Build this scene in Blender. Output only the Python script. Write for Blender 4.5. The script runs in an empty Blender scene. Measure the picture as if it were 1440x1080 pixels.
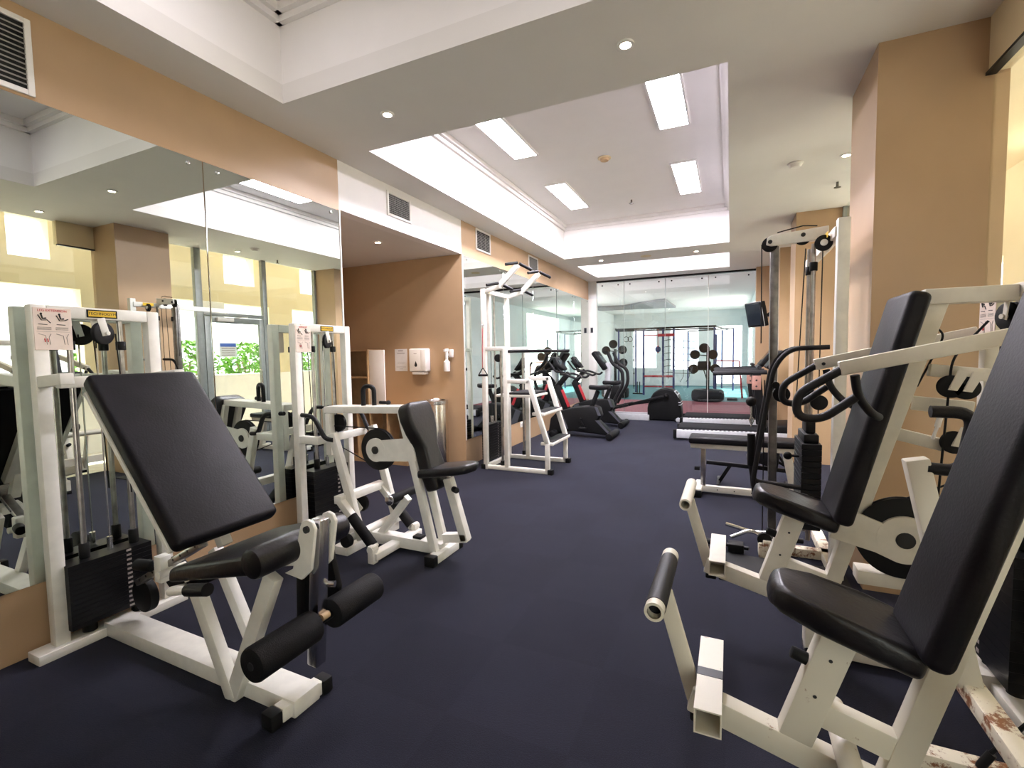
import bpy, bmesh, math, random
from mathutils import Vector, Matrix
random.seed(7)
C = bpy.context.scene.collection
V = Vector
# ------------------------------------------------------------------ camera
F, YAW, PIT, ROL = 667.185, 0.431282, 0.0615834, -0.0164074
c_, s_ = math.cos, math.sin
fw = V((-s_(YAW)*c_(PIT), c_(YAW)*c_(PIT), -s_(PIT)))
rt = V((c_(YAW), s_(YAW), 0)); up = rt.cross(fw)
r2 = c_(ROL)*rt + s_(ROL)*up; u2 = -s_(ROL)*rt + c_(ROL)*up
cd = bpy.data.cameras.new('camera'); cam = bpy.data.objects.new('camera', cd); C.objects.link(cam)
cd.sensor_width = 36; cd.lens = F/1440*36; cd.clip_start = 0.02; cd.clip_end = 500
M = Matrix.Identity(4)
for i in range(3):
    M[i][0] = r2[i]; M[i][1] = u2[i]; M[i][2] = -fw[i]
M[2][3] = 1.4
cam.matrix_world = M
bpy.context.scene.camera = cam

# ------------------------------------------------------------------ materials
def nodes(name):
    m = bpy.data.materials.new(name); m.use_nodes = True
    nt = m.node_tree; nt.nodes.clear()
    out = nt.nodes.new('ShaderNodeOutputMaterial')
    return m, nt, out
def mat(name, col, rough=.5, metal=0., nscale=0, namt=0., bump=0., bscale=200., spec=.5, coat=0., col2=None):
    m, nt, out = nodes(name)
    b = nt.nodes.new('ShaderNodeBsdfPrincipled'); nt.links.new(b.outputs[0], out.inputs[0])
    b.inputs['Base Color'].default_value = (*col, 1); b.inputs['Roughness'].default_value = rough
    b.inputs['Metallic'].default_value = metal; b.inputs['Specular IOR Level'].default_value = spec
    b.inputs['Coat Weight'].default_value = coat
    tc = nt.nodes.new('ShaderNodeTexCoord')
    if nscale:
        n = nt.nodes.new('ShaderNodeTexNoise'); n.inputs['Scale'].default_value = nscale; n.inputs['Detail'].default_value = 4
        nt.links.new(tc.outputs['Object'], n.inputs['Vector'])
        r = nt.nodes.new('ShaderNodeValToRGB')
        r.color_ramp.elements[0].position = .35; r.color_ramp.elements[1].position = .65
        a = col2 or tuple(x*(1-namt) for x in col); z = col if col2 else tuple(min(1, x*(1+namt)) for x in col)
        r.color_ramp.elements[0].color = (*a, 1); r.color_ramp.elements[1].color = (*z, 1)
        nt.links.new(n.outputs['Fac'], r.inputs[0]); nt.links.new(r.outputs[0], b.inputs['Base Color'])
    if bump:
        n = nt.nodes.new('ShaderNodeTexNoise'); n.inputs['Scale'].default_value = bscale; n.inputs['Detail'].default_value = 3
        nt.links.new(tc.outputs['Object'], n.inputs['Vector'])
        p = nt.nodes.new('ShaderNodeBump'); p.inputs['Strength'].default_value = bump; p.inputs['Distance'].default_value = .01
        nt.links.new(n.outputs['Fac'], p.inputs['Height']); nt.links.new(p.outputs[0], b.inputs['Normal'])
    return m
def rusty(name, col, amount):
    m, nt, out = nodes(name)
    b = nt.nodes.new('ShaderNodeBsdfPrincipled'); nt.links.new(b.outputs[0], out.inputs[0])
    b.inputs['Roughness'].default_value = .45
    tc = nt.nodes.new('ShaderNodeTexCoord')
    n = nt.nodes.new('ShaderNodeTexNoise'); n.inputs['Scale'].default_value = 9; n.inputs['Detail'].default_value = 8; n.inputs['Roughness'].default_value = .75
    nt.links.new(tc.outputs['Object'], n.inputs['Vector'])
    r = nt.nodes.new('ShaderNodeValToRGB'); e = r.color_ramp.elements
    e[0].position = amount; e[0].color = (.22, .085, .03, 1); e[1].position = amount+.05; e[1].color = (*col, 1)
    nt.links.new(n.outputs['Fac'], r.inputs[0]); nt.links.new(r.outputs[0], b.inputs['Base Color'])
    return m
def emis(name, col, s):
    m, nt, out = nodes(name); e = nt.nodes.new('ShaderNodeEmission')
    e.inputs[0].default_value = (*col, 1); e.inputs[1].default_value = s
    nt.links.new(e.outputs[0], out.inputs[0]); return m
def glassmat(name, tint, refl=1.0, ior=1.5):
    m, nt, out = nodes(name)
    mx = nt.nodes.new('ShaderNodeMixShader'); tr = nt.nodes.new('ShaderNodeBsdfTransparent'); gl = nt.nodes.new('ShaderNodeBsdfGlossy')
    tr.inputs[0].default_value = (*tint, 1); gl.inputs['Color'].default_value = (.95, .97, .96, 1); gl.inputs['Roughness'].default_value = 0
    lw = nt.nodes.new('ShaderNodeLayerWeight'); lw.inputs['Blend'].default_value = .5      # facing: the same on both faces of a pane
    pw = nt.nodes.new('ShaderNodeMath'); pw.operation = 'POWER'; pw.inputs[1].default_value = 5
    ml = nt.nodes.new('ShaderNodeMath'); ml.operation = 'MULTIPLY_ADD'; ml.inputs[1].default_value = .9; ml.inputs[2].default_value = .045*refl; ml.use_clamp = True
    nt.links.new(lw.outputs['Facing'], pw.inputs[0]); nt.links.new(pw.outputs[0], ml.inputs[0]); nt.links.new(ml.outputs[0], mx.inputs[0])
    nt.links.new(tr.outputs[0], mx.inputs[1]); nt.links.new(gl.outputs[0], mx.inputs[2]); nt.links.new(mx.outputs[0], out.inputs[0])
    return m
def carpetmat():
    m, nt, out = nodes('carpet')
    b = nt.nodes.new('ShaderNodeBsdfPrincipled'); nt.links.new(b.outputs[0], out.inputs[0]); b.inputs['Roughness'].default_value = .75
    b.inputs['Specular IOR Level'].default_value = .06
    b.inputs['Sheen Weight'].default_value = .10; b.inputs['Sheen Roughness'].default_value = .45; b.inputs['Sheen Tint'].default_value = (.72, .76, 1, 1)
    tc = nt.nodes.new('ShaderNodeTexCoord')
    n = nt.nodes.new('ShaderNodeTexNoise'); n.inputs['Scale'].default_value = 260; n.inputs['Detail'].default_value = 2
    n2 = nt.nodes.new('ShaderNodeTexNoise'); n2.inputs['Scale'].default_value = 1.6; n2.inputs['Detail'].default_value = 5
    ck = nt.nodes.new('ShaderNodeTexChecker'); ck.inputs['Scale'].default_value = 2.0
    ck.inputs[1].default_value = (.0130, .0135, .0225, 1); ck.inputs[2].default_value = (.0112, .0115, .0195, 1)
    for x in (n, n2, ck): nt.links.new(tc.outputs['Object'], x.inputs['Vector'])
    def mixc(a, f, lo, hi):
        mr = nt.nodes.new('ShaderNodeMapRange'); mr.inputs['From Min'].default_value = .3; mr.inputs['From Max'].default_value = .7
        mr.inputs['To Min'].default_value = lo; mr.inputs['To Max'].default_value = hi
        nt.links.new(f, mr.inputs[0])
        v = nt.nodes.new('ShaderNodeVectorMath'); v.operation = 'SCALE'
        nt.links.new(a, v.inputs[0]); nt.links.new(mr.outputs[0], v.inputs['Scale']); return v.outputs[0]
    x = mixc(ck.outputs[0], n.outputs['Fac'], .62, 1.4); x = mixc(x, n2.outputs['Fac'], .85, 1.15)
    nt.links.new(x, b.inputs['Base Color'])
    p = nt.nodes.new('ShaderNodeBump'); p.inputs['Strength'].default_value = .5; p.inputs['Distance'].default_value = .004
    nt.links.new(n.outputs['Fac'], p.inputs['Height']); nt.links.new(p.outputs[0], b.inputs['Normal'])
    return m
def facade(name):
    m, nt, out = nodes(name)
    b = nt.nodes.new('ShaderNodeBsdfPrincipled'); nt.links.new(b.outputs[0], out.inputs[0]); b.inputs['Roughness'].default_value = .8
    tc = nt.nodes.new('ShaderNodeTexCoord'); br = nt.nodes.new('ShaderNodeTexBrick')
    mp = nt.nodes.new('ShaderNodeMapping'); mp.inputs['Rotation'].default_value = (math.pi/2, 0, math.pi/2)
    br.offset = 0; br.inputs['Scale'].default_value = 1; br.inputs['Brick Width'].default_value = 5; br.inputs['Row Height'].default_value = 3.2
    br.inputs['Mortar Size'].default_value = .75
    br.inputs['Color1'].default_value = (.40, .47, .62, 1); br.inputs['Color2'].default_value = (.46, .52, .64, 1); br.inputs['Mortar'].default_value = (.85, .85, .87, 1)
    nt.links.new(tc.outputs['Object'], mp.inputs[0]); nt.links.new(mp.outputs[0], br.inputs['Vector']); nt.links.new(br.outputs[0], b.inputs['Base Color'])
    return m
WHITE = mat('white_enamel', (.80, .78, .72), .38, nscale=14, namt=.05)
RUSTW = rusty('worn_white_enamel', (.66, .62, .52), .33)
CREAMW = mat('cream_enamel', (.68, .64, .55), .4, nscale=14, namt=.05)
RUST2 = rusty('rusted_cream_enamel', (.74, .68, .54), .44)
VINYL = mat('black_vinyl', (.0065, .0055, .0075), .5, bump=.10, bscale=120, nscale=6, namt=.3, spec=.2)
VINYLG = mat('glossy_black_vinyl', (.008, .007, .008), .36, spec=.4, bump=.15, bscale=60, nscale=6, namt=.3)
FOAM = mat('black_foam', (.006, .0055, .006), .7, spec=.2, bump=.3, bscale=260)
GRIP = mat('black_rubber_grip', (.007, .0065, .008), .5, spec=.3, bump=.2, bscale=300)
RUBBER = mat('black_rubber', (.006, .006, .006), .6, spec=.25)
BLACK = mat('black_steel', (.004, .004, .0045), .4, spec=.25)
BLACKP = mat('black_plastic', (.007, .007, .0075), .5, nscale=20, namt=.1, spec=.13)
GREYP = mat('dark_grey_plastic', (.022, .022, .025), .5, spec=.2)
MIDG = mat('mid_grey_plastic', (.07, .07, .085), .5, spec=.2)
CHROME = mat('chrome', (.62, .62, .64), .22, 1.)
RODS = mat('guide_rod_steel', (.42, .40, .38), .28, 1., nscale=18, namt=.2)
DSTEEL = mat('weathered_steel_post', (.20, .19, .18), .38, 1., nscale=12, namt=.3)
SILVER = mat('silver_plastic', (.52, .53, .56), .4, nscale=25, namt=.04)
STEELBIN = mat('brushed_steel', (.66, .60, .54), .24, 1., nscale=30, namt=.04)
TAN = mat('tan_wall_paint', (.455, .305, .18), .42, bump=.03, bscale=150, nscale=3, namt=.03)
CREAM = mat('cream_wall_paint', (.74, .62, .42), .8, bump=.05, bscale=150, nscale=3, namt=.03)
OUTC = mat('terrace_cream_paint', (.70, .60, .42), .85, nscale=2, namt=.04)
WCEIL = mat('white_ceiling_paint', (.78, .75, .73), .85, bump=.03, bscale=120, nscale=4, namt=.01)
WCOVE = mat('white_cove_paint', (.86, .83, .82), .85, nscale=4, namt=.01)
CARPET = carpetmat()
MIRROR = mat('mirror_silver', (.78, .835, .785), 0, 1.)
ALU = mat('grey_aluminium', (.30, .32, .31), .4, .6, nscale=20, namt=.05)
WTRIM = mat('white_trim', (.82, .80, .76), .5, nscale=20, namt=.02)
GLASS = glassmat('clear_glass', (.94, .96, .93), 1.0)
GLASSP = glassmat('partition_glass', (.93, .95, .955), 1.4)
PANEL = emis('fluorescent_diffuser', (1, .95, 1.05), 74.)
PANELN = emis('dim_fluorescent_diffuser', (1, .95, 1.05), 8.)
DOWN = emis('halogen_lamp', (1, .80, .56), 60.)
GRILLE = mat('grey_vent_grille', (.30, .29, .28), .5, nscale=20, namt=.05)
SCREEN = mat('dark_screen', (.012, .016, .022), .12)
RED = mat('red_paint', (.42, .025, .035), .45, nscale=20, namt=.05)
NAVY = mat('navy_paint', (.02, .03, .12), .45, nscale=20, namt=.05)
PINK = mat('faded_pink_panel', (.42, .22, .18), .6, nscale=20, namt=.1)
YELLOW = mat('yellow_sticker', (.72, .47, .03), .4, nscale=60, namt=.05)
PAPER = mat('pinkish_placard', (.78, .66, .58), .6, nscale=40, namt=.02)
PAPERW = mat('white_paper', (.80, .77, .75), .7, nscale=40, namt=.02)
INK = mat('black_ink', (.02, .02, .02), .7)
INKG = mat('grey_ink', (.32, .28, .26), .7)
INKR = mat('red_ink', (.6, .04, .05), .6)
INKB = mat('blue_ink', (.05, .12, .4), .6)
WPLAS = mat('white_plastic', (.84, .81, .79), .35, nscale=30, namt=.01)
WOOD = mat('light_wood', (.50, .34, .19), .55, nscale=9, namt=.12)
WOODD = mat('shelf_back_wood', (.26, .19, .12), .7, nscale=9, namt=.12)
LEAF = mat('hedge_leaf', (.10, .26, .03), .6, nscale=3, namt=.5)
TEAL = mat('teal_rubber_floor', (.045, .16, .18), .7, nscale=5, namt=.08)
MAROON = mat('maroon_rubber_floor', (.26, .065, .085), .7, nscale=5, namt=.08)
PLAYW = mat('pale_grey_blue_paint', (.74, .76, .77), .8, nscale=3, namt=.02)
RECESSG = mat('recess_shade_grey', (.22, .22, .23), .8, nscale=3, namt=.03)  # dark tone for the shade inside the play room ceiling recess
PAVE = mat('terrace_paving', (.66, .62, .55), .85, nscale=6, namt=.1)
TREAD = mat('running_belt', (.02, .02, .022), .8, spec=.03, bump=.2, bscale=300)
FACADE = facade('white_blue_facade')
SHAFTV = mat('vent_dark_interior', (.012, .012, .012), .9)

# ------------------------------------------------------------------ mesh builder
class MB:
    def __init__(s): s.v = []; s.f = []
    def add(s, bm, mx=None):
        o = len(s.v); bm.verts.index_update()
        for v in bm.verts: s.v.append((mx @ v.co) if mx else v.co.copy())
        for f in bm.faces: s.f.append([o+v.index for v in f.verts])
        bm.free(); return s
    def raw(s, vs, fs):
        o = len(s.v); s.v += [V(v) for v in vs]; s.f += [[o+i for i in f] for f in fs]; return s
    def box(s, lo, hi, bev=0, seg=2, mx=None):
        bm = bmesh.new(); bmesh.ops.create_cube(bm, size=1)
        lo = V(lo); hi = V(hi); d = hi-lo; c = (lo+hi)/2
        for v in bm.verts: v.co = V((v.co.x*d.x, v.co.y*d.y, v.co.z*d.z))+c
        if bev: bmesh.ops.bevel(bm, geom=bm.edges[:], offset=min(bev, min(abs(x) for x in d)*.49), segments=seg, profile=.5, affect='EDGES')
        return s.add(bm, mx)
    def bar(s, p, q, w, h, up=(0, 0, 1), bev=.005, seg=2, ext=0):
        p = V(p); q = V(q); a = (q-p).normalized(); u = V(up)
        if abs(a.dot(u)) > .98: u = V((1, 0, 0))
        sd = a.cross(u).normalized(); u = sd.cross(a)
        L = (q-p).length
        mx = Matrix((sd, a, u)).transposed().to_4x4(); mx.translation = p
        return s.box((-w/2, -ext, -h/2), (w/2, L+ext, h/2), bev, seg, mx)
    def tube(s, pts, r, n=12, fil=0, nf=6, closed=False):
        pts = [V(p) for p in pts]
        if fil and len(pts) > 2:
            out = [pts[0]] if not closed else []
            rng = range(len(pts)) if closed else range(1, len(pts)-1)
            for i in rng:
                a, b, c = pts[i-1], pts[i], pts[(i+1) % len(pts)]
                d1 = (a-b); d2 = (c-b); f = min(fil, d1.length*.49, d2.length*.49)
                A = b+d1.normalized()*f; B = b+d2.normalized()*f
                for k in range(nf+1):
                    t = k/nf; out.append(A*(1-t)**2+b*2*t*(1-t)+B*t*t)
            if not closed: out.append(pts[-1])
            pts = out
        N = len(pts); T = []
        for i in range(N):
            if closed: d = pts[(i+1) % N]-pts[i-1]
            else: d = pts[min(i+1, N-1)]-pts[max(i-1, 0)]
            T.append(d.normalized())
        u = T[0].orthogonal().normalized(); vs = []
        for i in range(N):
            u = (u-T[i]*u.dot(T[i])).normalized(); w = T[i].cross(u)
            for k in range(n):
                a = 2*math.pi*k/n; vs.append(pts[i]+(u*math.cos(a)+w*math.sin(a))*r)
        fs = []
        for i in range(N if closed else N-1):
            j = (i+1) % N
            for k in range(n): fs.append([i*n+k, i*n+(k+1) % n, j*n+(k+1) % n, j*n+k])
        if not closed: fs += [list(range(n))[::-1], [(N-1)*n+k for k in range(n)]]
        return s.raw(vs, fs)
    def lathe(s, prof, c, ax=(0, 0, 1), n=28, caps=True):
        c = V(c); a = V(ax).normalized(); u = a.orthogonal().normalized(); w = a.cross(u); vs = []
        for r, z in prof:
            for k in range(n):
                t = 2*math.pi*k/n; vs.append(c+a*z+(u*math.cos(t)+w*math.sin(t))*r)
        fs = []
        for i in range(len(prof)-1):
            for k in range(n): fs.append([i*n+k, i*n+(k+1) % n, (i+1)*n+(k+1) % n, (i+1)*n+k])
        if caps: fs += [list(range(n))[::-1], [(len(prof)-1)*n+k for k in range(n)]]
        return s.raw(vs, fs)
    def cyl(s, p, q, r, n=24, bev=0):
        p = V(p); q = V(q); L = (q-p).length; b = min(bev, r*.6, L*.45)
        if b: pr = [(r-b, 0), (r-b*.3, b*.3), (r, b), (r, L-b), (r-b*.3, L-b*.3), (r-b, L)]
        else: pr = [(r, 0), (r, L)]
        return s.lathe(pr, p, q-p, n)
    def ball(s, c, r, sc=(1, 1, 1)):
        bm = bmesh.new(); bmesh.ops.create_uvsphere(bm, u_segments=20, v_segments=12, radius=r)
        for v in bm.verts: v.co = V((v.co.x*sc[0], v.co.y*sc[1], v.co.z*sc[2]))+V(c)
        return s.add(bm)
    def prism(s, pts, vec, bev=0, seg=2):
        bm = bmesh.new(); a = [bm.verts.new(V(p)) for p in pts]; b = [bm.verts.new(V(p)+V(vec)) for p in pts]
        n = len(pts); bm.faces.new(a[::-1]); bm.faces.new(b)
        for i in range(n): bm.faces.new([a[i], a[(i+1) % n], b[(i+1) % n], b[i]])
        bmesh.ops.recalc_face_normals(bm, faces=bm.faces[:])
        if bev: bmesh.ops.bevel(bm, geom=bm.edges[:], offset=bev, segments=seg, profile=.5, affect='EDGES', clamp_overlap=True)
        return s.add(bm)
    def grid(s, o, u, v, nu, nv, t, d):      # louvre / mesh grille: bars in the u-v plane, thickness t, depth vector d
        o = V(o); u = V(u); v = V(v); d = V(d)
        for i in range(nu+1):
            p = o+u*(i/nu) if nu else o
            if nu: s.bar(p+d/2, p+v+d/2, t, d.length, up=d, bev=0)
        for j in range(nv+1):
            p = o+v*(j/nv)
            if nv: s.bar(p+d/2, p+u+d/2, t, d.length, up=d, bev=0)
        return s
    def text(s, body, size, o, xd, yd, ext=.0008):
        cu = bpy.data.curves.new('t', 'FONT'); cu.body = body; cu.size = size; cu.extrude = ext; cu.align_x = 'CENTER'; cu.align_y = 'CENTER'
        ob = bpy.data.objects.new('t', cu); C.objects.link(ob)
        me = bpy.data.meshes.new_from_object(ob)
        bpy.data.objects.remove(ob); bpy.data.curves.remove(cu)
        x = V(xd).normalized(); y = V(yd).normalized(); z = x.cross(y)
        mx = Matrix((x, y, z)).transposed().to_4x4(); mx.translation = V(o)
        s.raw([mx @ v.co for v in me.vertices], [list(p.vertices) for p in me.polygons]); bpy.data.meshes.remove(me)
        return s
def link(name, mb, m, origin=(0, 0, 0), parent=None, loc=(0, 0, 0)):
    me = bpy.data.meshes.new(name); o = V(origin)
    me.from_pydata([tuple(v-o) for v in mb.v], [], mb.f)
    bm = bmesh.new(); bm.from_mesh(me); bmesh.ops.recalc_face_normals(bm, faces=bm.faces[:]); bm.to_mesh(me); bm.free()
    for p in me.polygons: p.use_smooth = True
    me.set_sharp_from_angle(angle=.65); me.materials.append(m); me.update()
    ob = bpy.data.objects.new(name, me); C.objects.link(ob); ob.location = loc
    if parent: ob.parent = parent
    return ob
class T:
    def __init__(s, name, label, cat, origin, group=None):
        o = bpy.data.objects.new(name, None); C.objects.link(o); o.location = origin; o.empty_display_size = .1
        o['label'] = label; o['category'] = cat
        if group: o['group'] = group
        s.o = o; s.org = V(origin)
    def add(s, name, mb, m, parent=None, label=None):
        ob = link(name, mb, m, s.org, parent or s.o)
        if label: ob['label'] = label
        return ob
def solo(name, label, cat, mb, m, group=None, kind=None):
    xs = [v.x for v in mb.v]; ys = [v.y for v in mb.v]; zs = [v.z for v in mb.v]
    org = ((min(xs)+max(xs))/2, (min(ys)+max(ys))/2, min(zs))
    ob = link(name, mb, m, org, None, org); ob['label'] = label; ob['category'] = cat
    if group: ob['group'] = group
    if kind: ob['kind'] = kind
    return ob
def struct(name, mb, m, parent=None):
    ob = link(name, mb, m, (0, 0, 0), parent)
    if not parent: ob['kind'] = 'structure'
    return ob
def copy_tree(src, loc, label, rz=None):
    r = src.copy(); C.objects.link(r); r.location = loc; r['label'] = label
    if rz is not None: r.rotation_euler.z = rz
    for ch in list(src.children):
        c = ch.copy(); C.objects.link(c); c.parent = r
        for g in list(ch.children):
            d = g.copy(); C.objects.link(d); d.parent = c
    return r
def B(*a, **k): return MB().box(*a, **k)
def bar(*a, **k): return MB().bar(*a, **k)
def tube(*a, **k): return MB().tube(*a, **k)
def cyl(*a, **k): return MB().cyl(*a, **k)
# ================================================================== SETTING
XL, XR, ZC, ZK = -3.02, 1.176, 3.06, 3.63
struct('floor', B((-5.05, -3.2, -.1), (1.26, 10.95, 0)), CARPET)
HOLES = [(-2.2, 2.30), (3.11, 8.08), (8.89, 10.39)]; HX0, HX1 = -2.67, -.03
m = MB(); y = -3.2
m.box((XL-.1, -3.2, ZC), (HX0, 10.95, ZC+.12)); m.box((HX1, -3.2, ZC), (1.26, 10.95, ZC+.12))
for a, b in HOLES+[(10.95, 10.95)]:
    m.box((HX0, y, ZC), (HX1, a, ZC+.12)); y = b
struct('ceiling', m, WCEIL)
m = MB(); cor = MB()
for a, b in HOLES:
    m.box((HX0-.05, a-.05, ZC+.12), (HX0, b+.05, ZK)); m.box((HX1, a-.05, ZC+.12), (HX1+.05, b+.05, ZK))
    m.box((HX0, a-.05, ZC+.12), (HX1, a, ZK)); m.box((HX0, b, ZC+.12), (HX1, b+.05, ZK))
    for k, (h, d) in enumerate([(.05, .035), (.025, .07)]):
        z0 = ZK-(.05 if k else .09); z1 = z0+(.05 if k else .045)
        cor.box((HX0, a, z0), (HX0+d, b, z1)); cor.box((HX1-d, a, z0), (HX1, b, z1))
        cor.box((HX0, a, z0), (HX1, a+d, z1)); cor.box((HX0, b-d, z0), (HX1, b, z1))
struct('ceiling_cove', m, WCOVE)
m = MB()
for a, b in HOLES: m.box((HX0-.05, a-.05, ZK), (HX1+.05, b+.05, ZK+.05))
struct('ceiling_tray', m, WCOVE)
struct('trim_1', cor, WCOVE)
# left wall, alcove
struct('wall_left', B((-5.05, -3.2, 0), (XL, 3.12, ZC)).box((-5.05, 5.14, 0), (XL, 10.95, ZC)), TAN)
struct('wall_fascia', B((-3.14, 3.12, 2.65), (XL, 5.14, ZC)), WCOVE)
struct('wall_alcove', B((-5.05, 3.12, 0), (-4.95, 5.14, ZC)), TAN)
struct('ceiling_alcove', B((-4.95, 3.12, 2.65), (-3.14, 5.14, 2.75)), WCEIL)
struct('wall_back', B((.456, 10.70, 0), (1.26, 10.95, ZC)), TAN)
struct('wall_rear', B((-5.05, -3.3, 0), (1.3, -3.2, ZK)), TAN)
struct('trim_2', B((XL, 10.88, 0), (-2.83, 11.02, 2.66), .004), WTRIM)
t = T('wall_switch', 'small grey switch plate on the white corner post by the glass partition', 'switch', (-2.93, 10.88, 1.9))
t.add('plate', B((-2.965, 10.872, 1.88), (-2.905, 10.88, 2.0), .003), MIDG); t.add('rocker', B((-2.95, 10.868, 1.91), (-2.92, 10.873, 1.97), .002), GREYP)
t = T('power_outlet', 'small white power outlet on the wall strip below the mirrors, behind the dip tower', 'outlet', (XL, 6.9, .25))
t.add('plate', B((XL, 6.84, .24), (XL+.008, 6.96, .33), .003), WPLAS)
m = MB()
for a in (6.875, 6.925): m.box((XL+.008, a-.006, .27), (XL+.0088, a+.006, .30))
t.add('socket', m, MIDG)
struct('trim_3', B((XL, 10.90, 2.66), (-2.83, 11.0, ZC)), PLAYW)
struct('trim_4', B((-2.83, 10.90, 3.025), (.456, 10.99, ZC)), BLACK)
struct('trim_5', B((-2.83, 10.90, 0), (.456, 11.0, .03), .004), ALU)
struct('trim_6', B((XL-.001, 3.108, .33), (XL+.012, 3.122, 2.645), .002).box((XL-.001, 5.14, .33), (XL+.012, 5.155, 2.645), .002), WTRIM)
# pillars and right wall
struct('pillar_1', B((.717, 3.29, 0), (1.26, 3.90, ZC)), TAN)
struct('pillar_2', B((.71, 6.77, 0), (1.26, 7.30, ZC)), TAN)
struct('pillar_3', B((.72, 8.92, 0), (1.26, 9.40, ZC)), TAN)
struct('wall_right', B((XR, 9.40, 0), (1.26, 10.95, ZC)).box((XR, 7.30, 0), (1.26, 8.92, .9)), CREAM)
struct('wall_header', B((XR, 2.93, 2.79), (1.26, 3.29, ZC)).box((XR, 7.30, 2.6), (1.26, 8.92, ZC)), CREAM)
struct('trim_7', B((XR-.012, 2.93, 2.775), (XR+.03, 3.29, 2.79)), BLACK)
struct('window_1', B((XR+.02, -3.2, 0), (XR+.03, 3.29, ZC)), GLASS)
w = struct('window_2', B((XR+.02, 3.90, 0), (XR+.03, 4.50, ZC)).box((XR+.02, 5.69, 0), (XR+.03, 6.77, ZC)).box((XR+.02, 4.62, 2.13), (XR+.03, 5.61, ZC)), GLASS)
struct('window_frame', B((XR, 4.50, 0), (XR+.07, 4.60, ZC), .004).box((XR, 5.62, 0), (XR+.07, 5.70, ZC), .004).box((XR, 4.6, 2.07), (XR+.07, 5.62, 2.13), .004).box((XR, 3.9, 0), (XR+.07, 3.94, ZC)).box((XR, 6.73, 0), (XR+.07, 6.77, ZC)), ALU, w)
w = struct('window_3', B((XR+.02, 7.3, .9), (XR+.03, 8.92, 2.6)), GLASS)
struct('window_frame', B((XR, 8.06, .9), (XR+.06, 8.12, 2.6), .004).box((XR, 7.3, .9), (XR+.06, 8.92, .95), .004), ALU, w)
d = struct('door_1', B((XR, 4.61, .01), (XR+.05, 4.70, 2.06), .003).box((XR, 5.53, .01), (XR+.05, 5.61, 2.06), .003).box((XR, 4.70, 1.97), (XR+.05, 5.53, 2.06), .003).box((XR, 4.70, .01), (XR+.05, 5.53, .16), .003), ALU)
struct('door_glass', B((XR+.02, 4.70, .16), (XR+.03, 5.53, 1.97)), GLASS, d)
struct('door_closer', B((XR-.05, 4.78, 1.99), (XR, 5.05, 2.045), .008).bar((XR-.03, 5.05, 2.05), (XR-.03, 5.3, 2.08), .02, .012), WTRIM, d)
struct('door_handle', tube([(XR, 5.5, 1.22), (XR-.05, 5.5, 1.22), (XR-.05, 5.5, .95), (XR, 5.5, .95)], .011, 10, .03), CHROME, d)
t = T('door_sign', 'white notice with a blue heading stuck on the glass terrace door', 'sign', (XR+.034, 4.98, 1.44))
t.add('panel', B((XR+.031, 4.84, 1.44), (XR+.034, 5.12, 1.66)), PAPERW)
m = B((XR+.0345, 4.85, 1.60), (XR+.036, 5.11, 1.655)); m.box((XR+.029, 4.85, 1.60), (XR+.0305, 5.11, 1.655)); t.add('heading', m, INKB)
m = MB()
for z in (1.575, 1.54, 1.505, 1.47): m.box((XR+.029, 4.87, z-.008), (XR+.0305, 5.09, z+.006))
t.add('printed_lines', m, INKG)
# terrace
XO, XO2 = 2.98, 3.22
struct('floor_terrace', B((1.26, -3.2, -.12), (XO, 13, -.02)), PAVE)
struct('ground', B((3.2, -60, -.6), (140, 140, -.5)), PAVE)
m = MB()
struct('wall_parapet', B((XO, -3.2, -.1), (XO2, 12, 1.10)), WCOVE); m.box((XO, -3.2, 2.5), (XO2, 12, 2.89)); m.box((XO, -3.2, 3.46), (XO2, 12, 3.75))  # parapet coloured whiter than the wall above to stand in for sunlight on it
for a, b in [(-3.2, 3.12), (3.57, 6.19), (6.84, 8.0), (8.62, 12)]: m.box((XO, a, 2.89), (XO2, b, 3.46))
for a, b in [(-3.2, 2.9), (3.9, 4.9), (7.15, 7.75), (9.6, 12)]: m.box((XO, a, 1.10), (XO2, b, 2.5))  # unseen near stretch, squares included, filled solid to darken that bay
struct('wall_terrace', m, OUTC)
struct('ceiling_terrace', B((1.26, -3.2, 3.5), (XO, 12, 3.6)), OUTC)
# ------------------------------------------------------------------ room behind the partition
struct('floor_playroom', B((-4.65, 10.95, -.1), (.62, 14.4, 0)), MAROON)
struct('floor_playroom_mat', B((-4.65, 14.4, -.1), (.62, 20.95, 0)), TEAL)
m = MB(); YF = 20.9
m.box((-4.65, YF, 0), (-3.83, YF+.2, 2.42)); m.box((-2.85, YF, 0), (-2.28, YF+.2, 2.42)); m.box((-1.18, YF, 0), (-.58, YF+.2, 2.42)); m.box((.42, YF, 0), (.62, YF+.2, 2.42))
m.box((-4.65, YF, 2.42), (.62, YF+.2, 3.06)); m.box((-3.83, YF, 0), (-2.85, YF+.2, .74)); m.box((-2.28, YF, 0), (-1.18, YF+.2, .68)); m.box((-.58, YF, 0), (.42, YF+.2, .1))
struct('wall_playroom_far', m, PLAYW)
struct('wall_playroom_left', B((-4.75, 10.95, 0), (-4.65, 11.2, 3.06)).box((-4.75, 15.9, 0), (-4.65, 21, 3.06)).box((-4.75, 11.2, 2.9), (-4.65, 15.9, 3.06)).box((-4.75, 11.2, 0), (-4.65, 15.9, .3)), PLAYW)  # wide opening, out of view, added to brighten the play room
struct('wall_playroom_right', B((.62, 10.95, 0), (.72, 15.8, 3.06)).box((.62, 19.3, 0), (.72, 21.1, 3.06)).box((.62, 15.8, 2.9), (.72, 19.3, 3.06)).box((.62, 15.8, 0), (.72, 19.3, .25)), PLAYW)
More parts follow.
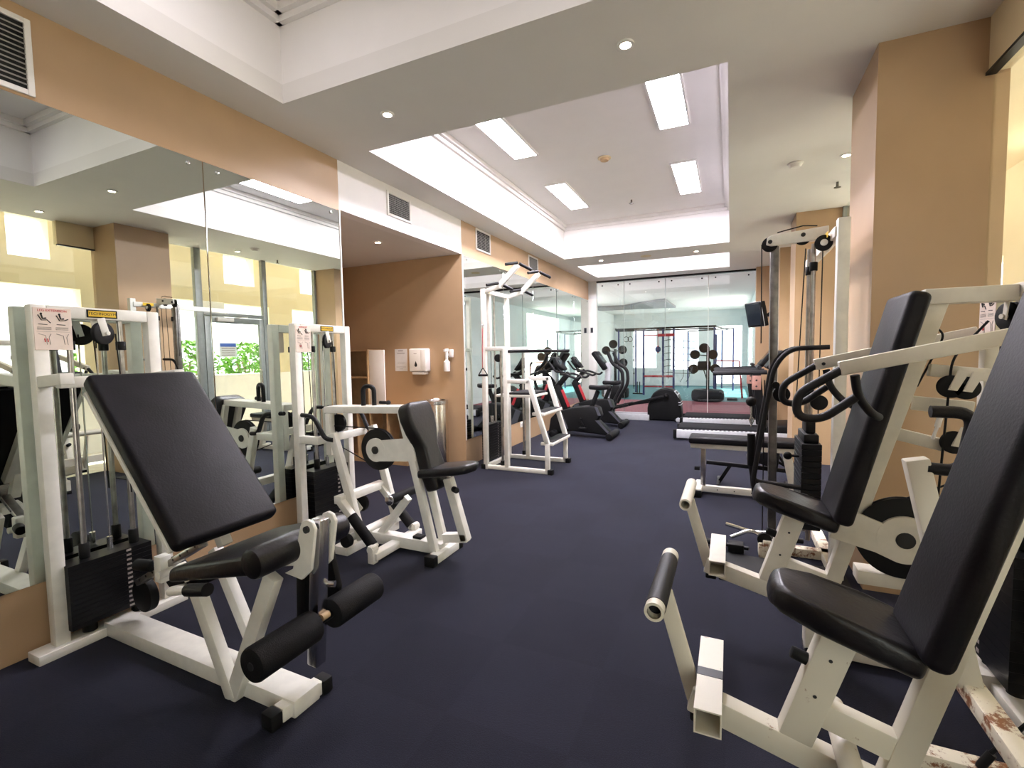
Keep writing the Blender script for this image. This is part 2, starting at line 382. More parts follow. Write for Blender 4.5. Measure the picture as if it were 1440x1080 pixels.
struct('ceiling_playroom', B((-4.75, 10.95, 3.06), (.72, 21.1, 3.16)), WCEIL)
struct('ceiling_recess_shade', MB().prism([(-4.5, 16.6, 3.0), (-3.38, 16.75, 3.0), (-2.57, 15.9, 3.0), (-1.84, 15.4, 3.0), (-1.80, 18.2, 3.0), (-3.0, 18.0, 3.0), (-4.5, 17.9, 3.0)], (0, 0, .06)), RECESSG)  # flat slab; its dark grey paints the shade of a ceiling recess
struct('window_4', B((-3.83, YF+.1, .74), (-2.85, YF+.11, 2.42)).box((-2.28, YF+.1, .68), (-1.18, YF+.11, 2.42)).box((-.58, YF+.1, .1), (.42, YF+.11, 2.42)).box((-4.7, 11.2, .3), (-4.69, 15.9, 2.9)).box((.67, 15.8, .25), (.68, 19.3, 2.9)), GLASS)  # includes the pane of the added left wall opening
for k, (a, b) in enumerate([(-2.83, -2.205), (-2.2, -1.31), (-1.305, -.432), (-.427, .456)]):
    w = struct('window_%d' % (5+k), B((a, 10.945, .03), (b, 10.957, 3.025), .001, 1), GLASSP)
    if k < 3: struct('glazing_seam', B((b-.004, 10.942, .03), (b+.006, 10.96, 3.025), .001, 1), ALU if k < 2 else WTRIM, w)
    m = MB()
    for x in (a+.13, b-.13):
        for z in (2.95,): m.cyl((x, 10.935, z), (x, 10.945, z), .016, 12)
    struct('glazing_stud', m, BLACK, w)
# ------------------------------------------------------------------ mirrors
def mirror(y0, y1, label, cat='mirror', nm='wall_mirror'):
    t = T(nm, label, cat, (XL, (y0+y1)/2, .336), 'wall mirrors')
    t.add('mirror_glass', B((XL+.001, y0+.0005, .336), (XL+.007, y1-.0005, 2.64), .003, 1), MIRROR)
    for yy in (y0+.09, y1-.09):
        t.add('clip', cyl((XL+.007, yy, 2.60), (XL+.016, yy, 2.60), .011, 14, .003), CHROME)
L1 = ['mirror panel at the left picture edge beside the leg extension tower', 'mirror panel behind the leg extension backrest, left of the low row tower']
mirror(-.32, .825, 'mirror panel nearest the camera on the left wall, mostly past the picture edge')
mirror(.827, 1.97, 'mirror panel behind the leg extension tower at the left picture edge')
mirror(1.972, 3.106, 'mirror panel behind the low row tower, ending at the alcove')
ed = [5.16, 6.30, 7.45, 8.60, 9.74, 10.88]
ll = ['mirror panel behind the assisted chin and dip tower', 'mirror panel right of the chin and dip tower, under the small square vent',
      'mirror panel behind the handlebars of the front exercise bike', 'mirror panel behind the rear exercise bike', 'farthest mirror panel, next to the white corner post']
for k in range(5): mirror(ed[k]+.001, ed[k+1]-.001, ll[k])
# ------------------------------------------------------------------ ceiling fittings
def panel(x0, x1, y0, y1, label, z=ZK):
    t = T('ceiling_light', label, 'ceiling light', ((x0+x1)/2, (y0+y1)/2, z-.03), 'recessed fluorescent panels')
    m = B((x0-.02, y0-.02, z-.022), (x0, y1+.02, z)).box((x1, y0-.02, z-.022), (x1+.02, y1+.02, z)).box((x0, y0-.02, z-.022), (x1, y0, z)).box((x0, y1, z-.022), (x1, y1+.02, z))
    t.add('frame', m, WCOVE); t.add('diffuser', B((x0, y0, z-.018), (x1, y1, z-.002)), PANELN if y1 < 2 else PANEL)
panel(-2.24, -1.98, 3.95, 5.05, 'bright fluorescent panel in the ceiling tray, near left of four')
panel(-.655, -.395, 3.95, 5.05, 'bright fluorescent panel in the ceiling tray, near right of four')
panel(-2.24, -1.98, 6.04, 7.15, 'bright fluorescent panel in the ceiling tray, far left of four')
panel(-.655, -.395, 6.04, 7.2, 'bright fluorescent panel in the ceiling tray, far right of four')
panel(-2.24, -1.98, .5, 1.6, 'fluorescent panel in the nearest ceiling tray, left side, above the picture')
panel(-.655, -.395, .5, 1.6, 'fluorescent panel in the nearest ceiling tray, right side, above the picture')
panel(-2.3, -1.7, 9.3, 9.56, 'fluorescent panel hidden in the small far ceiling tray, left')
panel(-1.0, -.4, 9.3, 9.56, 'fluorescent panel hidden in the small far ceiling tray, right')
def downlight(x, y, z, label, power=9):
    t = T('downlight', label, 'downlight', (x, y, z-.02), 'small halogen downlights')
    t.add('trim_ring', MB().lathe([(.030, .010), (.030, 0), (.046, 0), (.046, .010)], (x, y, z-.010), n=24, caps=False), WPLAS)
    t.add('lamp', cyl((x, y, z-.006), (x, y, z-.001), .028, 20), DOWN)
    ld = bpy.data.lights.new('downlight_beam', 'SPOT'); ld.energy = power; ld.color = (1, .80, .58); ld.spot_size = 1.7; ld.spot_blend = .8; ld.shadow_soft_size = .03
    lo = bpy.data.objects.new('downlight_beam', ld); C.objects.link(lo); lo.location = (0, 0, -.005); lo.parent = t.o
for a in [(-2.15, 2.705, ZC, 'lit downlight in the ceiling beam, left of two near the camera'), (-.53, 2.685, ZC, 'lit downlight in the ceiling beam, right of two near the camera'),
          (-2.12, 8.5, ZC, 'small lit downlight in the far ceiling beam, left'), (-.53, 8.515, ZC, 'small lit downlight in the far ceiling beam, right'),
          (-3.50, 4.17, 2.65, 'lit downlight in the low alcove ceiling', 55), (.885, 4.99, ZC, 'lit downlight beside the tan pillar on the right'),           (.89, 2.675, ZC, 'downlight in front of the near pillar, seen in the mirror', 1.2)]: downlight(*a)
def vent(y0, y1, z0, z1, label, nu, nv, f=.025):
    t = T('air_vent', label, 'vent', (XL, (y0+y1)/2, z0), 'wall vents'); x = XL
    t.add('frame', B((x, y0, z0), (x+.014, y0+f, z1), .003).box((x, y1-f, z0), (x+.014, y1, z1), .003).box((x, y0+f, z0), (x+.014, y1-f, z0+f), .003).box((x, y0+f, z1-f), (x+.014, y1-f, z1), .003), WPLAS)
    t.add('backing', B((x+.0005, y0+f, z0+f), (x+.002, y1-f, z1-f)), SHAFTV)
    m = MB()
    for j in range(1, nv): m.bar((x+.006, y0+f, z0+f+(z1-z0-2*f)*j/nv), (x+.006, y1-f, z0+f+(z1-z0-2*f)*j/nv), .010, .005, up=(.6, 0, .8), bev=0)
    for j in range(1, nu): m.box((x+.002, y0+f+(y1-y0-2*f)*j/nu-.0015, z0+f), (x+.010, y0+f+(y1-y0-2*f)*j/nu+.0015, z1-f))
    t.add('grille', m, GRILLE)
vent(.55, 1.185, 2.655, 3.005, 'large louvred vent at the upper left picture edge above the mirror', 1, 13)
vent(3.742, 4.117, 2.765, 3.0, 'square mesh vent on the white fascia over the alcove', 12, 10)
vent(5.50, 5.913, 2.77, 3.05, 'square vent on the tan wall just right of the alcove', 3, 11)
vent(7.27, 7.69, 2.78, 3.03, 'farthest vent on the tan wall, above the pull up bars', 10, 8)
t = T('smoke_detector', 'round smoke detector on the flat ceiling near the right pillar', 'smoke detector', (.51, 5.0, ZC-.05))
t.add('base', cyl((.51, 5.0, ZC-.012), (.51, 5.0, ZC), .065, 28, .004), WPLAS); t.add('sensor_head', MB().lathe([(.018, 0), (.04, .004), (.052, .022), (.055, .03)], (.51, 5.0, ZC-.042)), WPLAS)
t = T('smoke_detector', 'yellowed round detector between the four ceiling panels', 'smoke detector', (-1.33, 5.52, ZK-.06))
t.add('base', cyl((-1.33, 5.52, ZK-.012), (-1.33, 5.52, ZK), .075, 28, .004), CREAM); t.add('sensor_head', MB().lathe([(.02, 0), (.045, .006), (.05, .026), (.055, .03)], (-1.33, 5.52, ZK-.042)), WOOD)
t = T('sprinkler', 'small dark sprinkler head in the ceiling tray behind the detector', 'sprinkler', (-1.335, 7.18, ZK-.07))
t.add('stem', cyl((-1.335, 7.18, ZK-.05), (-1.335, 7.18, ZK), .012, 12), DSTEEL); t.add('deflector', cyl((-1.335, 7.18, ZK-.055), (-1.335, 7.18, ZK-.05), .035, 12), DSTEEL)
t = T('sprinkler', 'sprinkler head on the ceiling by the window, seen in the mirror', 'sprinkler', (.95, 5.75, ZC-.06))
t.add('stem', cyl((.95, 5.75, ZC-.05), (.95, 5.75, ZC+.02), .012, 12), DSTEEL); t.add('deflector', cyl((.95, 5.75, ZC-.055), (.95, 5.75, ZC-.05), .03, 12), DSTEEL)
solo('ceiling_slot', 'dark oval fitting between the two far downlights', 'vent', MB().lathe([(.05, 0), (.085, .004), (.09, .012)], (-1.34, 8.51, ZC-.012)), CREAM)
# ------------------------------------------------------------------ alcove furniture
YA = 5.14
t = T('cubby_shelf', 'light wooden cubby shelf with a white panel in the alcove corner', 'shelf', (-4.3, 4.9, 0))
m = B((-4.94, 4.88, 0), (-3.73, 5.13, .05)); m.box((-4.94, 4.86, .72), (-3.73, 5.13, .74))
for x in (-4.94, -4.55, -4.33, -4.05, -3.75): m.box((x, 4.88, .05), (x+.02, 5.13, .72))
m.box((-4.33, 4.86, .74), (-4.31, 5.13, 1.5)); m.box((-4.94, 4.86, 1.48), (-4.31, 5.13, 1.5)); m.box((-4.92, 4.88, 1.12), (-4.33, 5.13, 1.14)); m.box((-4.94, 4.88, .74), (-4.92, 5.13, 1.48))
t.add('carcass', m, WOOD); t.add('back_panel', B((-4.92, 5.11, .05), (-3.75, 5.125, .72)).box((-4.92, 5.11, .74), (-4.33, 5.125, 1.48)), WOODD)
t.add('side_panel', B((-4.305, 4.88, .74), (-4.06, 4.90, 1.49), .002), WPLAS, label='tall white panel')
t = T('notice_poster', 'white paper notice taped on the tan alcove wall left of the dispenser', 'poster', (-3.985, YA, 1.2))
t.add('paper', B((-4.085, YA-.003, 1.205), (-3.885, YA-.0005, 1.50)), PAPERW)
m = B((-4.03, YA-.0042, 1.470), (-3.95, YA-.003, 1.482))
for z, a in ((1.448, .07), (1.438, .06), (1.315, .06), (1.262, .08), (1.235, .03)): m.box((-3.985-a, YA-.0042, z-.002), (-3.985+a, YA-.003, z+.002))
t.add('printed_lines', m, INKG)
t = T('towel_dispenser', 'white folded paper towel dispenser on the alcove wall', 'dispenser', (-3.645, YA, 1.16))
t.add('housing', B((-3.78, YA-.11, 1.20), (-3.515, YA, 1.50), .018, 3), WPLAS); t.add('side_cover', B((-3.60, YA-.114, 1.205), (-3.512, YA-.01, 1.495), .014, 3), WPLAS)
m = MB().lathe([(.004, 0), (.02, 0), (.02, .003), (.004, .003)], (-3.67, YA-.1135, 1.285), (0, 1, 0), 20); m.prism([(-3.69, YA-.1135, 1.292), (-3.65, YA-.1135, 1.292), (-3.67, YA-.1135, 1.34)], (0, .003, 0))
t.add('level_window', m, INK); t.add('paper_tray', B((-3.745, YA-.1, 1.165), (-3.545, YA-.01, 1.20), .01, 2), WPLAS)
t.add('logo', B((-3.70, YA-.1115, 1.43), (-3.655, YA-.1095, 1.437)), INKG)
t = T('soap_dispenser', 'white sanitiser pump bottle in a wall bracket near the alcove edge', 'dispenser', (-3.22, YA, 1.2))
t.add('bottle', MB().lathe([(.0, 0), (.036, .0), (.040, .008), (.040, .12), (.02, .14), (.017, .17)], (-3.235, YA-.06, 1.205)), WPLAS)
t.add('pump', cyl((-3.235, YA-.06, 1.37), (-3.235, YA-.06, 1.45), .02, 16, .004).bar((-3.235, YA-.06, 1.47), (-3.235, YA-.12, 1.465), .024, .03, bev=.006).cyl((-3.235, YA-.06, 1.45), (-3.235, YA-.06, 1.49), .028, 16, .006), WPLAS)
t.add('bracket', B((-3.21, YA-.05, 1.38), (-3.165, YA, 1.48), .008).box((-3.235, YA-.04, 1.40), (-3.2, YA-.01, 1.43)), WPLAS)
t = T('waste_bin', 'tall cylindrical stainless steel bin against the alcove wall', 'bin', (-3.34, 5.0, 0))
t.add('body', MB().lathe([(.138, 0), (.142, .01), (.142, .80), (.138, .81)], (-3.34, 4.98, 0), n=40), STEELBIN)
t.add('lid', MB().lathe([(.144, .80), (.148, .805), (.148, .845), (.138, .85), (.13, .835)], (-3.34, 4.98, 0), n=40), CHROME); t.add('paper_cup', MB().lathe([(.04, .845), (.045, .86), (.03, .875)], (-3.33, 4.96, 0)), WPLAS)
# ================================================================== SELECTORISED MACHINES
def tower(t, X, y0, y1, s, zt=1.665, base=(.0, .0), stack=(.1, .42), sy=None, paint=WHITE, title='LEG EXTENSION', body=True, upz=.0):
    """weight tower standing along y between y0 and y1; s = +1 faces +x, -1 faces -x; X = front face of the uprights"""
    w = .058; xb = X-s*w
    lo, hi = min(X, xb), max(X, xb)
    for a in (y0, y1-w): t.add('upright', B((lo, a, upz), (hi, a+w, zt), .006), paint)
    t.add('top_beam', B((lo, y0+w, zt-.058), (hi, y1-w, zt), .005), paint)
    t.add('base_beam', B((min(X-s*.08, X+s*.03), y0-base[0], 0), (max(X-s*.08, X+s*.03), y1+base[1], .046), .005), paint)
    xr = X-s*.03; yc = (y0+y1)/2
    sy = sy or (yc-.185, yc+.185)
    ys = (sy[0]+.095, sy[1]-.03-.02)
    ym = (ys[0]+ys[1])/2
    for k, a in enumerate(ys):
        r = t.add('guide_rod', cyl((xr, a, .04), (xr, a, zt-.058), .0125, 16), RODS)
        t.add('collar', cyl((xr, a, zt-.21), (xr, a, zt-.165), .022, 16, .004), RUBBER, r)
        t.add('bushing', cyl((xr, a, stack[1]), (xr, a, stack[1]+.075), .022, 16, .003), RUBBER, r)
    t.add('selector_rod', cyl((xr, ym, stack[1]), (xr, ym, stack[1]+.07), .013, 14).cyl((xr, ym, stack[1]+.07), (xr, ym, zt-.2), .004, 8), CHROME)
    m = MB(); n = 13; h = (stack[1]-stack[0])/n; xf = X+s*.035; xk = X-s*.085
    for i in range(n): m.box((min(xf, xk), sy[0], stack[0]+h*i), (max(xf, xk), sy[1], stack[0]+h*(i+1)-.0012), 0)
    wt = t.add('weight_stack', m, BLACK)
    m = MB()
    for i in range(n): m.box((min(xf, xf+s*.001), ym+.05-.011, stack[0]+h*(i+.3)), (max(xf, xf+s*.001), ym+.05+.011, stack[0]+h*(i+.72)))
    t.add('number_strip', m, INKG, wt)
    for a in ys: t.add('buffer', cyl((xr, a, .046), (xr, a, stack[0]), .03, 18), RUBBER)
    # pulley under the top beam
    pz = zt-.125; px = X-s*.005
    pl = t.add('pulley', MB().lathe([(.008, -.012), (.050, -.012), (.056, -.009), (.046, 0), (.056, .009), (.050, .012), (.008, .012)], (px, ym+.02, pz), (1, .35, 0), 30), RUBBER)
    m = MB()
    for dx in (-.02, .02): m.bar((px+dx*.94, ym+.02+dx*.35-.02, zt-.05), (px+dx*.94, ym+.02+dx*.35, pz-.012), .004, .034, up=(0, 1, 0), bev=.001)
    t.add('pulley_bracket', m.cyl((px-.03, ym+.012, pz), (px+.03, ym+.032, pz), .010, 14), paint, pl)
    t.add('cable', tube([(xr, ym, pz), (xr, ym, stack[1]+.05)], .0035, 8).tube([(px, ym+.075, pz), (px, ym+.09, 1.2), (px, ym+.1, .7)], .0035, 8), RUBBER)
    # placard and maker's plate
    xo = X+s*.004; yd = s
    pa = y0-.004 if s > 0 else y1-.006-.12
    if s > 0: p0, p1 = y0+.006, y0+.146
    else: p0, p1 = y1-.146, y1-.006
    q = t.add('instruction_placard', B((min(X+s*.001, xo), p0, zt-.21), (max(X+s*.001, xo), p1, zt-.014), .001, 1), PAPER)
    u = V((0, s, 0)); z = V((0, 0, 1)); cx = V((xo+s*.0006, (p0+p1)/2, 0))
    t.add('title', MB().text(title, .0145, cx+z*(zt-.027), u, z, .0004), INKR, q)
    m = MB()
    for sx in (-.033, .033):
        c = cx+u*sx+z*(zt-.068)
        m.tube([c+u*-.02+z*.02, c+u*-.008-z*.004, c+u*.012-z*.002, c+u*.024-z*(.016 if sx < 0 else -.004)], .0022, 6)
        m.tube([c+u*-.008+z*.022, c+u*-.004+z*.004, c+u*.008+z*.006], .0035, 6); m.ball(c+u*-.008+z*.026, .0045)
        m.tube([c+u*-.02-z*.022, c+u*.012-z*.024], .0015, 6)
    for k in range(3): m.bar(cx+u*-.058+z*(zt-.105-.005*k), cx+u*-.008+z*(zt-.105-.005*k), .0012, .0012, bev=0); m.bar(cx+u*.008+z*(zt-.105-.005*k), cx+u*.055+z*(zt-.105-.005*k), .0012, .0012, bev=0)
    t.add('exercise_figures', m, INK, q)
    m = MB()
    for sx in (-.03, .035):
        c = cx+u*sx+z*(zt-.155); m.tube([c+u*-.025+z*.02, c+z*.012, c+u*.004-z*.03], .0012, 6); m.tube([c+u*.02+z*.02, c+u*.012+z*.004, c+u*.016-z*.03], .0012, 6)
    m.bar(cx+u*-.06+z*(zt-.125), cx+u*.06+z*(zt-.125), .001, .001, bev=0)
    t.add('muscle_drawing', m, INKG, q)
    m = MB(); c = cx+u*(-.03)+z*(zt-.165)
    for dx in (-.004, .006): m.tube([c+u*dx+z*.008, c+u*(dx+.002)-z*.008], .0022, 6)
    t.add('muscle_highlight', m, INKR, q)
    yy = ym+.02; c = V((X+s*.002, yy, zt-.03))
    q = t.add('makers_plate', B((min(X+s*.001, X+s*.004), yy-.065, zt-.049), (max(X+s*.001, X+s*.004), yy+.065, zt-.009), .001, 1), BLACK)
    m = B((min(X+s*.004, X+s*.005), yy-.058, zt-.043), (max(X+s*.004, X+s*.005), yy+.058, zt-.015)); t.add('plate_panel', m, YELLOW, q)
    t.add('plate_lettering', MB().text('TECHNOGYM', .019, (X+s*.0054, yy, zt-.029), u, z, .0004), INK, q)
    return xr, ym
# ---- leg extension
t = T('leg_extension_machine', 'white leg extension machine with reclined black backrest, left foreground', 'gym machine', (-2.2, 1.31, 0), None)
tower(t, -2.90, 1.065, 1.602, 1, 1.668, (.075, .05), (.10, .42), (1.115, 1.475))
t.add('main_beam', bar((-2.90, 1.315, .035), (-1.52, 1.30, .035), .125, .07), WHITE)
t.add('cross_foot', bar((-1.565, 1.20, .035), (-1.548, 1.385, .035), .058, .055), WHITE)
for a in ((-1.57, 1.15), (-1.545, 1.375)): t.add('end_cap', bar((a[0], a[1], .032), (a[0]+.004, a[1]+.05, .032), .066, .064, bev=.008), RUBBER)
t.add('brace', bar((-1.855, 1.226, .0), (-2.105, 1.226, .50), .045, .062, up=(1, 0, 0)), WHITE)
t.add('brace', bar((-1.86, 1.227, .0), (-1.61, 1.245, .555), .045, .066, up=(1, 0, 0)), WHITE)
t.add('brace', bar((-1.89, 1.375, .06), (-2.18, 1.385, .52), .045, .055, up=(1, 0, 0)), WHITE)
t.add('seat_frame', bar((-2.08, 1.30, .512), (-1.50, 1.30, .635), .10, .05), WHITE)
m = MB().prism([(-2.02, 1.085, .515), (-2.01, 1.085, .575), (-1.92, 1.085, .61), (-1.52, 1.085, .715), (-1.50, 1.085, .64)], (0, .46, 0), .018, 3)
t.add('seat', m, VINYLG)
t.add('thigh_roll', cyl((-1.515, 1.08, .682), (-1.515, 1.51, .682), .056, 32, .014), VINYLG)
m = MB()
for yy in (1.245, 1.345): m.prism([(-1.38, yy, .77), (-1.395, yy, .795), (-1.42, yy, .802), (-1.445, yy, .792), (-1.457, yy, .77), (-1.505, yy, .60), (-1.55, yy, .575), (-1.46, yy, .565), (-1.41, yy, .61)], (0, .014, 0), .002, 1)
t.add('pivot_bracket', m, WHITE); t.add('pivot_bolt', cyl((-1.418, 1.235, .766), (-1.418, 1.37, .766), .013, 18), INK)
a = t.add('leg_arm', bar((-1.415, 1.305, .79), (-1.468, 1.305, .20), .05, .05, up=(1, 0, 0)), CHROME, label='chrome swinging leg arm')
t.add('arm_knob', cyl((-1.42, 1.33, .52), (-1.39, 1.34, .52), .012, 14), CHROME, a)
t.add('lever_arm', bar((-1.50, 1.30, .60), (-1.515, 1.30, .33), .05, .045, up=(1, 0, 0)), BLACK)
t.add('cam', MB().prism([(-1.62, 1.42, .66), (-1.5, 1.42, .62), (-1.46, 1.42, .45), (-1.50, 1.42, .30), (-1.60, 1.42, .28), (-1.68, 1.42, .40)], (0, .03, 0), .006), BLACK)
for a, b in ((1.0, 1.262), (1.345, 1.60)):
    r = t.add('foam_roller', cyl((-1.425, a, .388), (-1.425, b, .388), .060, 32, .012), FOAM); t.add('roller_cap', cyl((-1.425, a-.003, .388), (-1.425, a, .388), .014, 16), GREYP, r)
t.add('roller_shaft', cyl((-1.425, 1.23, .388), (-1.425, 1.38, .388), .016, 14).bar((-1.425, 1.305, .388), (-1.47, 1.305, .41), .05, .04), BLACK)
t.add('rust_spot', cyl((-1.417, 1.29, .402), (-1.417, 1.325, .402), .014, 12), WOOD)
# backrest: face runs from (-1.90, .69) up to (-2.47, 1.34)
d = V((-.57, 0, .65)).normalized(); nrm = V((.65, 0, .57)).normalized()
mx = Matrix((d, V((0, 1, 0)), nrm)).transposed().to_4x4(); mx.translation = V((-1.905, 1.30, .69))
t.add('backrest', B((0, -.225, -.075), (.882, .225, 0), .026, 4, mx), VINYL)
t.add('backrest_board', B((.03, -.20, -.088), (.83, .20, -.075), .003, 1, mx), BLACK)
for a in (-.222, .197): t.add('backrest_rail', B((.02, a, -.095), (.84, a+.025, -.075), .003, 1, mx), WHITE)
t.add('backrest_spine', B((.1, -.03, -.14), (.75, .03, -.089), .004, 2, mx), WHITE)
for yy in (-.12, .12): t.add('plate_bolt', cyl(mx @ V((.04, yy, -.12)), mx @ V((.04, yy, -.092)), .014, 14), INK)
t.add('backrest_strut', bar((-2.02, 1.33, .58), (-2.17, 1.33, .86), .05, .045), WHITE)
t.add('adjuster_bar', bar((-2.08, 1.27, .60), (-2.58, 1.27, .335), .045, .03), RODS)
m = MB()
for k in range(9): m.cyl((-2.10-.055*k, 1.2465, .592-.029*k), (-2.10-.055*k, 1.2475, .592-.029*k), .006, 10)
t.add('adjuster_holes', m, INK); t.add('adjuster_clamp', bar((-2.33, 1.24, .52), (-2.33, 1.24, .40), .05, .05).cyl((-2.30, 1.20, .445), (-2.30, 1.32, .445), .018, 14), WHITE)
t.add('adjuster_knob', cyl((-2.46, 1.20, .47), (-2.37, 1.22, .47), .026, 18, .008), RUBBER)
t.add('handlebar', tube([(-1.93, 1.10, .51), (-1.915, 1.03, .53), (-1.83, 1.03, .553), (-1.68, 1.03, .585)], .017, 12, .04), WHITE)
t.add('hand_grip', tube([(-1.79, 1.03, .562), (-1.675, 1.03, .586)], .023, 14), GRIP)
t.add('handlebar_mount', bar((-1.93, 1.08, .51), (-1.93, 1.30, .51), .03, .03), BLACK)
t.add('upper_bracket', bar((-2.93, 1.095, 1.308), (-2.69, 1.095, 1.325), .052, .052).bar((-2.716, 1.071, 1.308), (-2.716, 1.575, 1.308), .050, .050).bar((-2.93, 1.573, 1.308), (-2.69, 1.573, 1.325), .052, .052), WHITE)
t.add('bracket_bolt', tube([(-2.66, 1.16, 1.285), (-2.60, 1.16, 1.285)], .017, 12), RODS)
for a in ((-2.55, 1.40, .32), (-2.72, 1.34, .20)): t.add('belt_pulley', cyl(a, (a[0], a[1]+.04, a[2]), .085, 30, .004), RUBBER)
# ---- seated row with chest pad
t = T('seated_row_machine', 'white seated row machine with upright black chest pad by the alcove', 'gym machine', (-2.2, 2.74, 0))
tower(t, -2.87, 2.48, 3.035, 1, 1.655, (.0, .02), (.12, .545), (2.57, 2.92), title='LOW ROW')
t.add('main_beam', bar((-2.90, 2.74, .06), (-1.80, 2.74, .06), .085, .08), WHITE)
t.add('cross_base', bar((-2.50, 2.47, .03), (-2.50, 3.05, .03), .13, .06), WHITE)
t.add('cross_foot', bar((-1.80, 2.57, .035), (-1.80, 2.90, .035), .07, .06), WHITE)
for a in (2.545, 2.875): t.add('end_cap', bar((-1.80, a, .035), (-1.80, a+.055, .035), .08, .07, bev=.008), RUBBER)
for a in (2.665, 2.79): t.add('pad_leg', bar((-1.83, a, .05), (-2.075, a, 1.01), .042, .055, up=(1, 0, 0)), WHITE)
t.add('top_beam', bar((-2.80, 2.73, 1.005), (-2.04, 2.73, 1.03), .15, .05), WHITE)
t.add('inner_post', bar((-2.765, 2.68, .98), (-2.765, 2.68, .66), .05, .05, up=(1, 0, 0)), WHITE)
t.add('side_bracket', bar((-2.93, 2.51, .80), (-2.69, 2.51, .80), .052, .055).bar((-2.715, 2.485, .80), (-2.715, 3.0, .80), .050, .053), WHITE)
t.add('seat_post', bar((-1.625, 2.74, .14), (-1.755, 2.74, .56), .06, .06, up=(1, 0, 0)).bar((-1.80, 2.74, .135), (-1.61, 2.74, .165), .06, .06), WHITE)
t.add('seat_tube', bar((-1.745, 2.74, .52), (-1.76, 2.74, .60), .04, .04, up=(1, 0, 0)), CHROME)
t.add('height_knob', cyl((-1.69, 2.70, .50), (-1.64, 2.66, .505), .02, 18, .006), RUBBER)
m = MB().prism([(-1.93, 2.61, .565), (-1.93, 2.87, .565), (-1.66, 2.87, .605), (-1.56, 2.83, .622), (-1.53, 2.74, .628), (-1.56, 2.65, .622), (-1.66, 2.61, .605)], (0, 0, .06), .022, 3)
t.add('seat', m, VINYLG)
# chest pad outline in the leaning plane, waisted
ax = V((-.205, 0, .62)).normalized(); nx = V((.62, 0, .205)).normalized(); yv = V((0, 1, 0)); o = V((-1.885, 2.74, .46))
pts = [(-.0, -.085), (-.0, .085), (.14, .10), (.30, .082), (.42, .13), (.52, .15), (.60, .14), (.63, .10), (.63, -.10), (.60, -.14), (.52, -.15), (.42, -.13), (.30, -.082), (.14, -.10)]
t.add('chest_pad', MB().prism([o+ax*a+yv*b for a, b in pts], nx*.105, .028, 4), VINYLG)
hub = (-2.30, 2.66, .735)
t.add('cam_wheel', MB().lathe([(.02, 0), (.135, 0), (.15, .004), (.15, .010), (.140, .018), (.15, .026), (.15, .034), (.135, .036), (.02, .036)], hub, (0, 1, 0), 44), RUBBER)
m = MB().lathe([(.001, 0), (.085, 0), (.085, .014), (.001, .014)], (hub[0], 2.64, hub[2]), (0, 1, 0), 36); m.prism([(-2.30, 2.641, .80), (-1.99, 2.641, .84), (-1.95, 2.641, .68), (-2.28, 2.641, .655)], (0, .014, 0), .001, 1)
t.add('cam_plate', m, WHITE); t.add('cam_bolt', cyl((hub[0], 2.63, hub[2]), (hub[0], 2.70, hub[2]), .028, 20, .003), INK)
for yy, hx in ((2.545, 1), (2.96, -1)):
    lv = t.add('row_lever', bar((-2.375, yy+hx*.01, .10), (-2.60, yy, .855), .045, .06, up=(1, 0, 0)), WHITE)
    t.add('handle', tube([(-2.97, yy-.03*hx, .985), (-2.75, yy-.03*hx, .975), (-2.66, yy-.02*hx, .815), (-2.58, yy-.02*hx, .81)], .0165, 12, .06), GRIP, lv)
t.add('lever_shaft', cyl((-2.44, 2.47, .12), (-2.44, 3.05, .12), .028, 20), WHITE)
for yy in (2.455, 3.03): t.add('shaft_bearing', cyl((-2.44, yy, .11), (-2.44, yy+.045, .11), .045, 24, .006), RUBBER)
m = MB(); sl = []
for yy in (2.50, 2.93):
    sl.append(((-2.41, yy, .285), (-2.225, yy, .10)))
m.bar((-2.21, 2.50, .085), (-2.52, 2.50, .395), .05, .05, up=(1, 0, 1)).bar((-2.21, 2.93, .085), (-2.52, 2.93, .395), .05, .05, up=(1, 0, 1)).bar((-2.515, 2.476, .39), (-2.515, 2.954, .39), .065, .058)
pf = t.add('pedal_frame', m, WHITE)
for a, b in sl: t.add('foam_sleeve', tube([a, b], .037, 16), FOAM, pf)
for yy in (2.46, 2.935): t.add('pedal_hinge', bar((-2.195, yy, .0), (-2.195, yy, .12), .05, .05, up=(1, 0, 0)).cyl((-2.195, yy-.03, .095), (-2.195, yy+.03, .095), .026, 18), WHITE, pf)
t.add('cross_tie', bar((-2.19, 2.45, .045), (-2.19, 2.97, .045), .075, .05), WHITE)
t.add('foot_post', bar((-2.36, 2.74, .08), (-2.10, 2.74, .385), .05, .05, up=(1, 0, 1)), WHITE)
t.add('foot_bar', tube([(-2.15, 2.60, .40), (-2.15, 2.90, .40)], .032, 18), FOAM)
t.add('foot_bar_end', cyl((-2.15, 2.585, .40), (-2.15, 2.60, .40), .036, 18, .004), CHROME)
t.add('top_handle', tube([(-2.475, 2.73, 1.03), (-2.475, 2.73, 1.185), (-2.39, 2.75, 1.185), (-2.39, 2.75, 1.03)], .017, 12, .05), GRIP)
t.add('top_knob', cyl((-2.38, 2.80, 1.06), (-2.31, 2.80, 1.06), .012, 12).ball((-2.30, 2.80, 1.06), .018), GRIP)
t.add('cable', tube([(-2.76, 2.70, .88), (-2.30, 2.68, .885)], .004, 8).tube([(-2.72, 2.70, .74), (-2.38, 2.68, .62)], .004, 8), RUBBER)
for a in ((-2.73, 2.72, .90), (-2.60, 2.79, .27)): t.add('guide_pulley', cyl(a, (a[0], a[1]+.03, a[2]), .067, 28, .004), RUBBER)
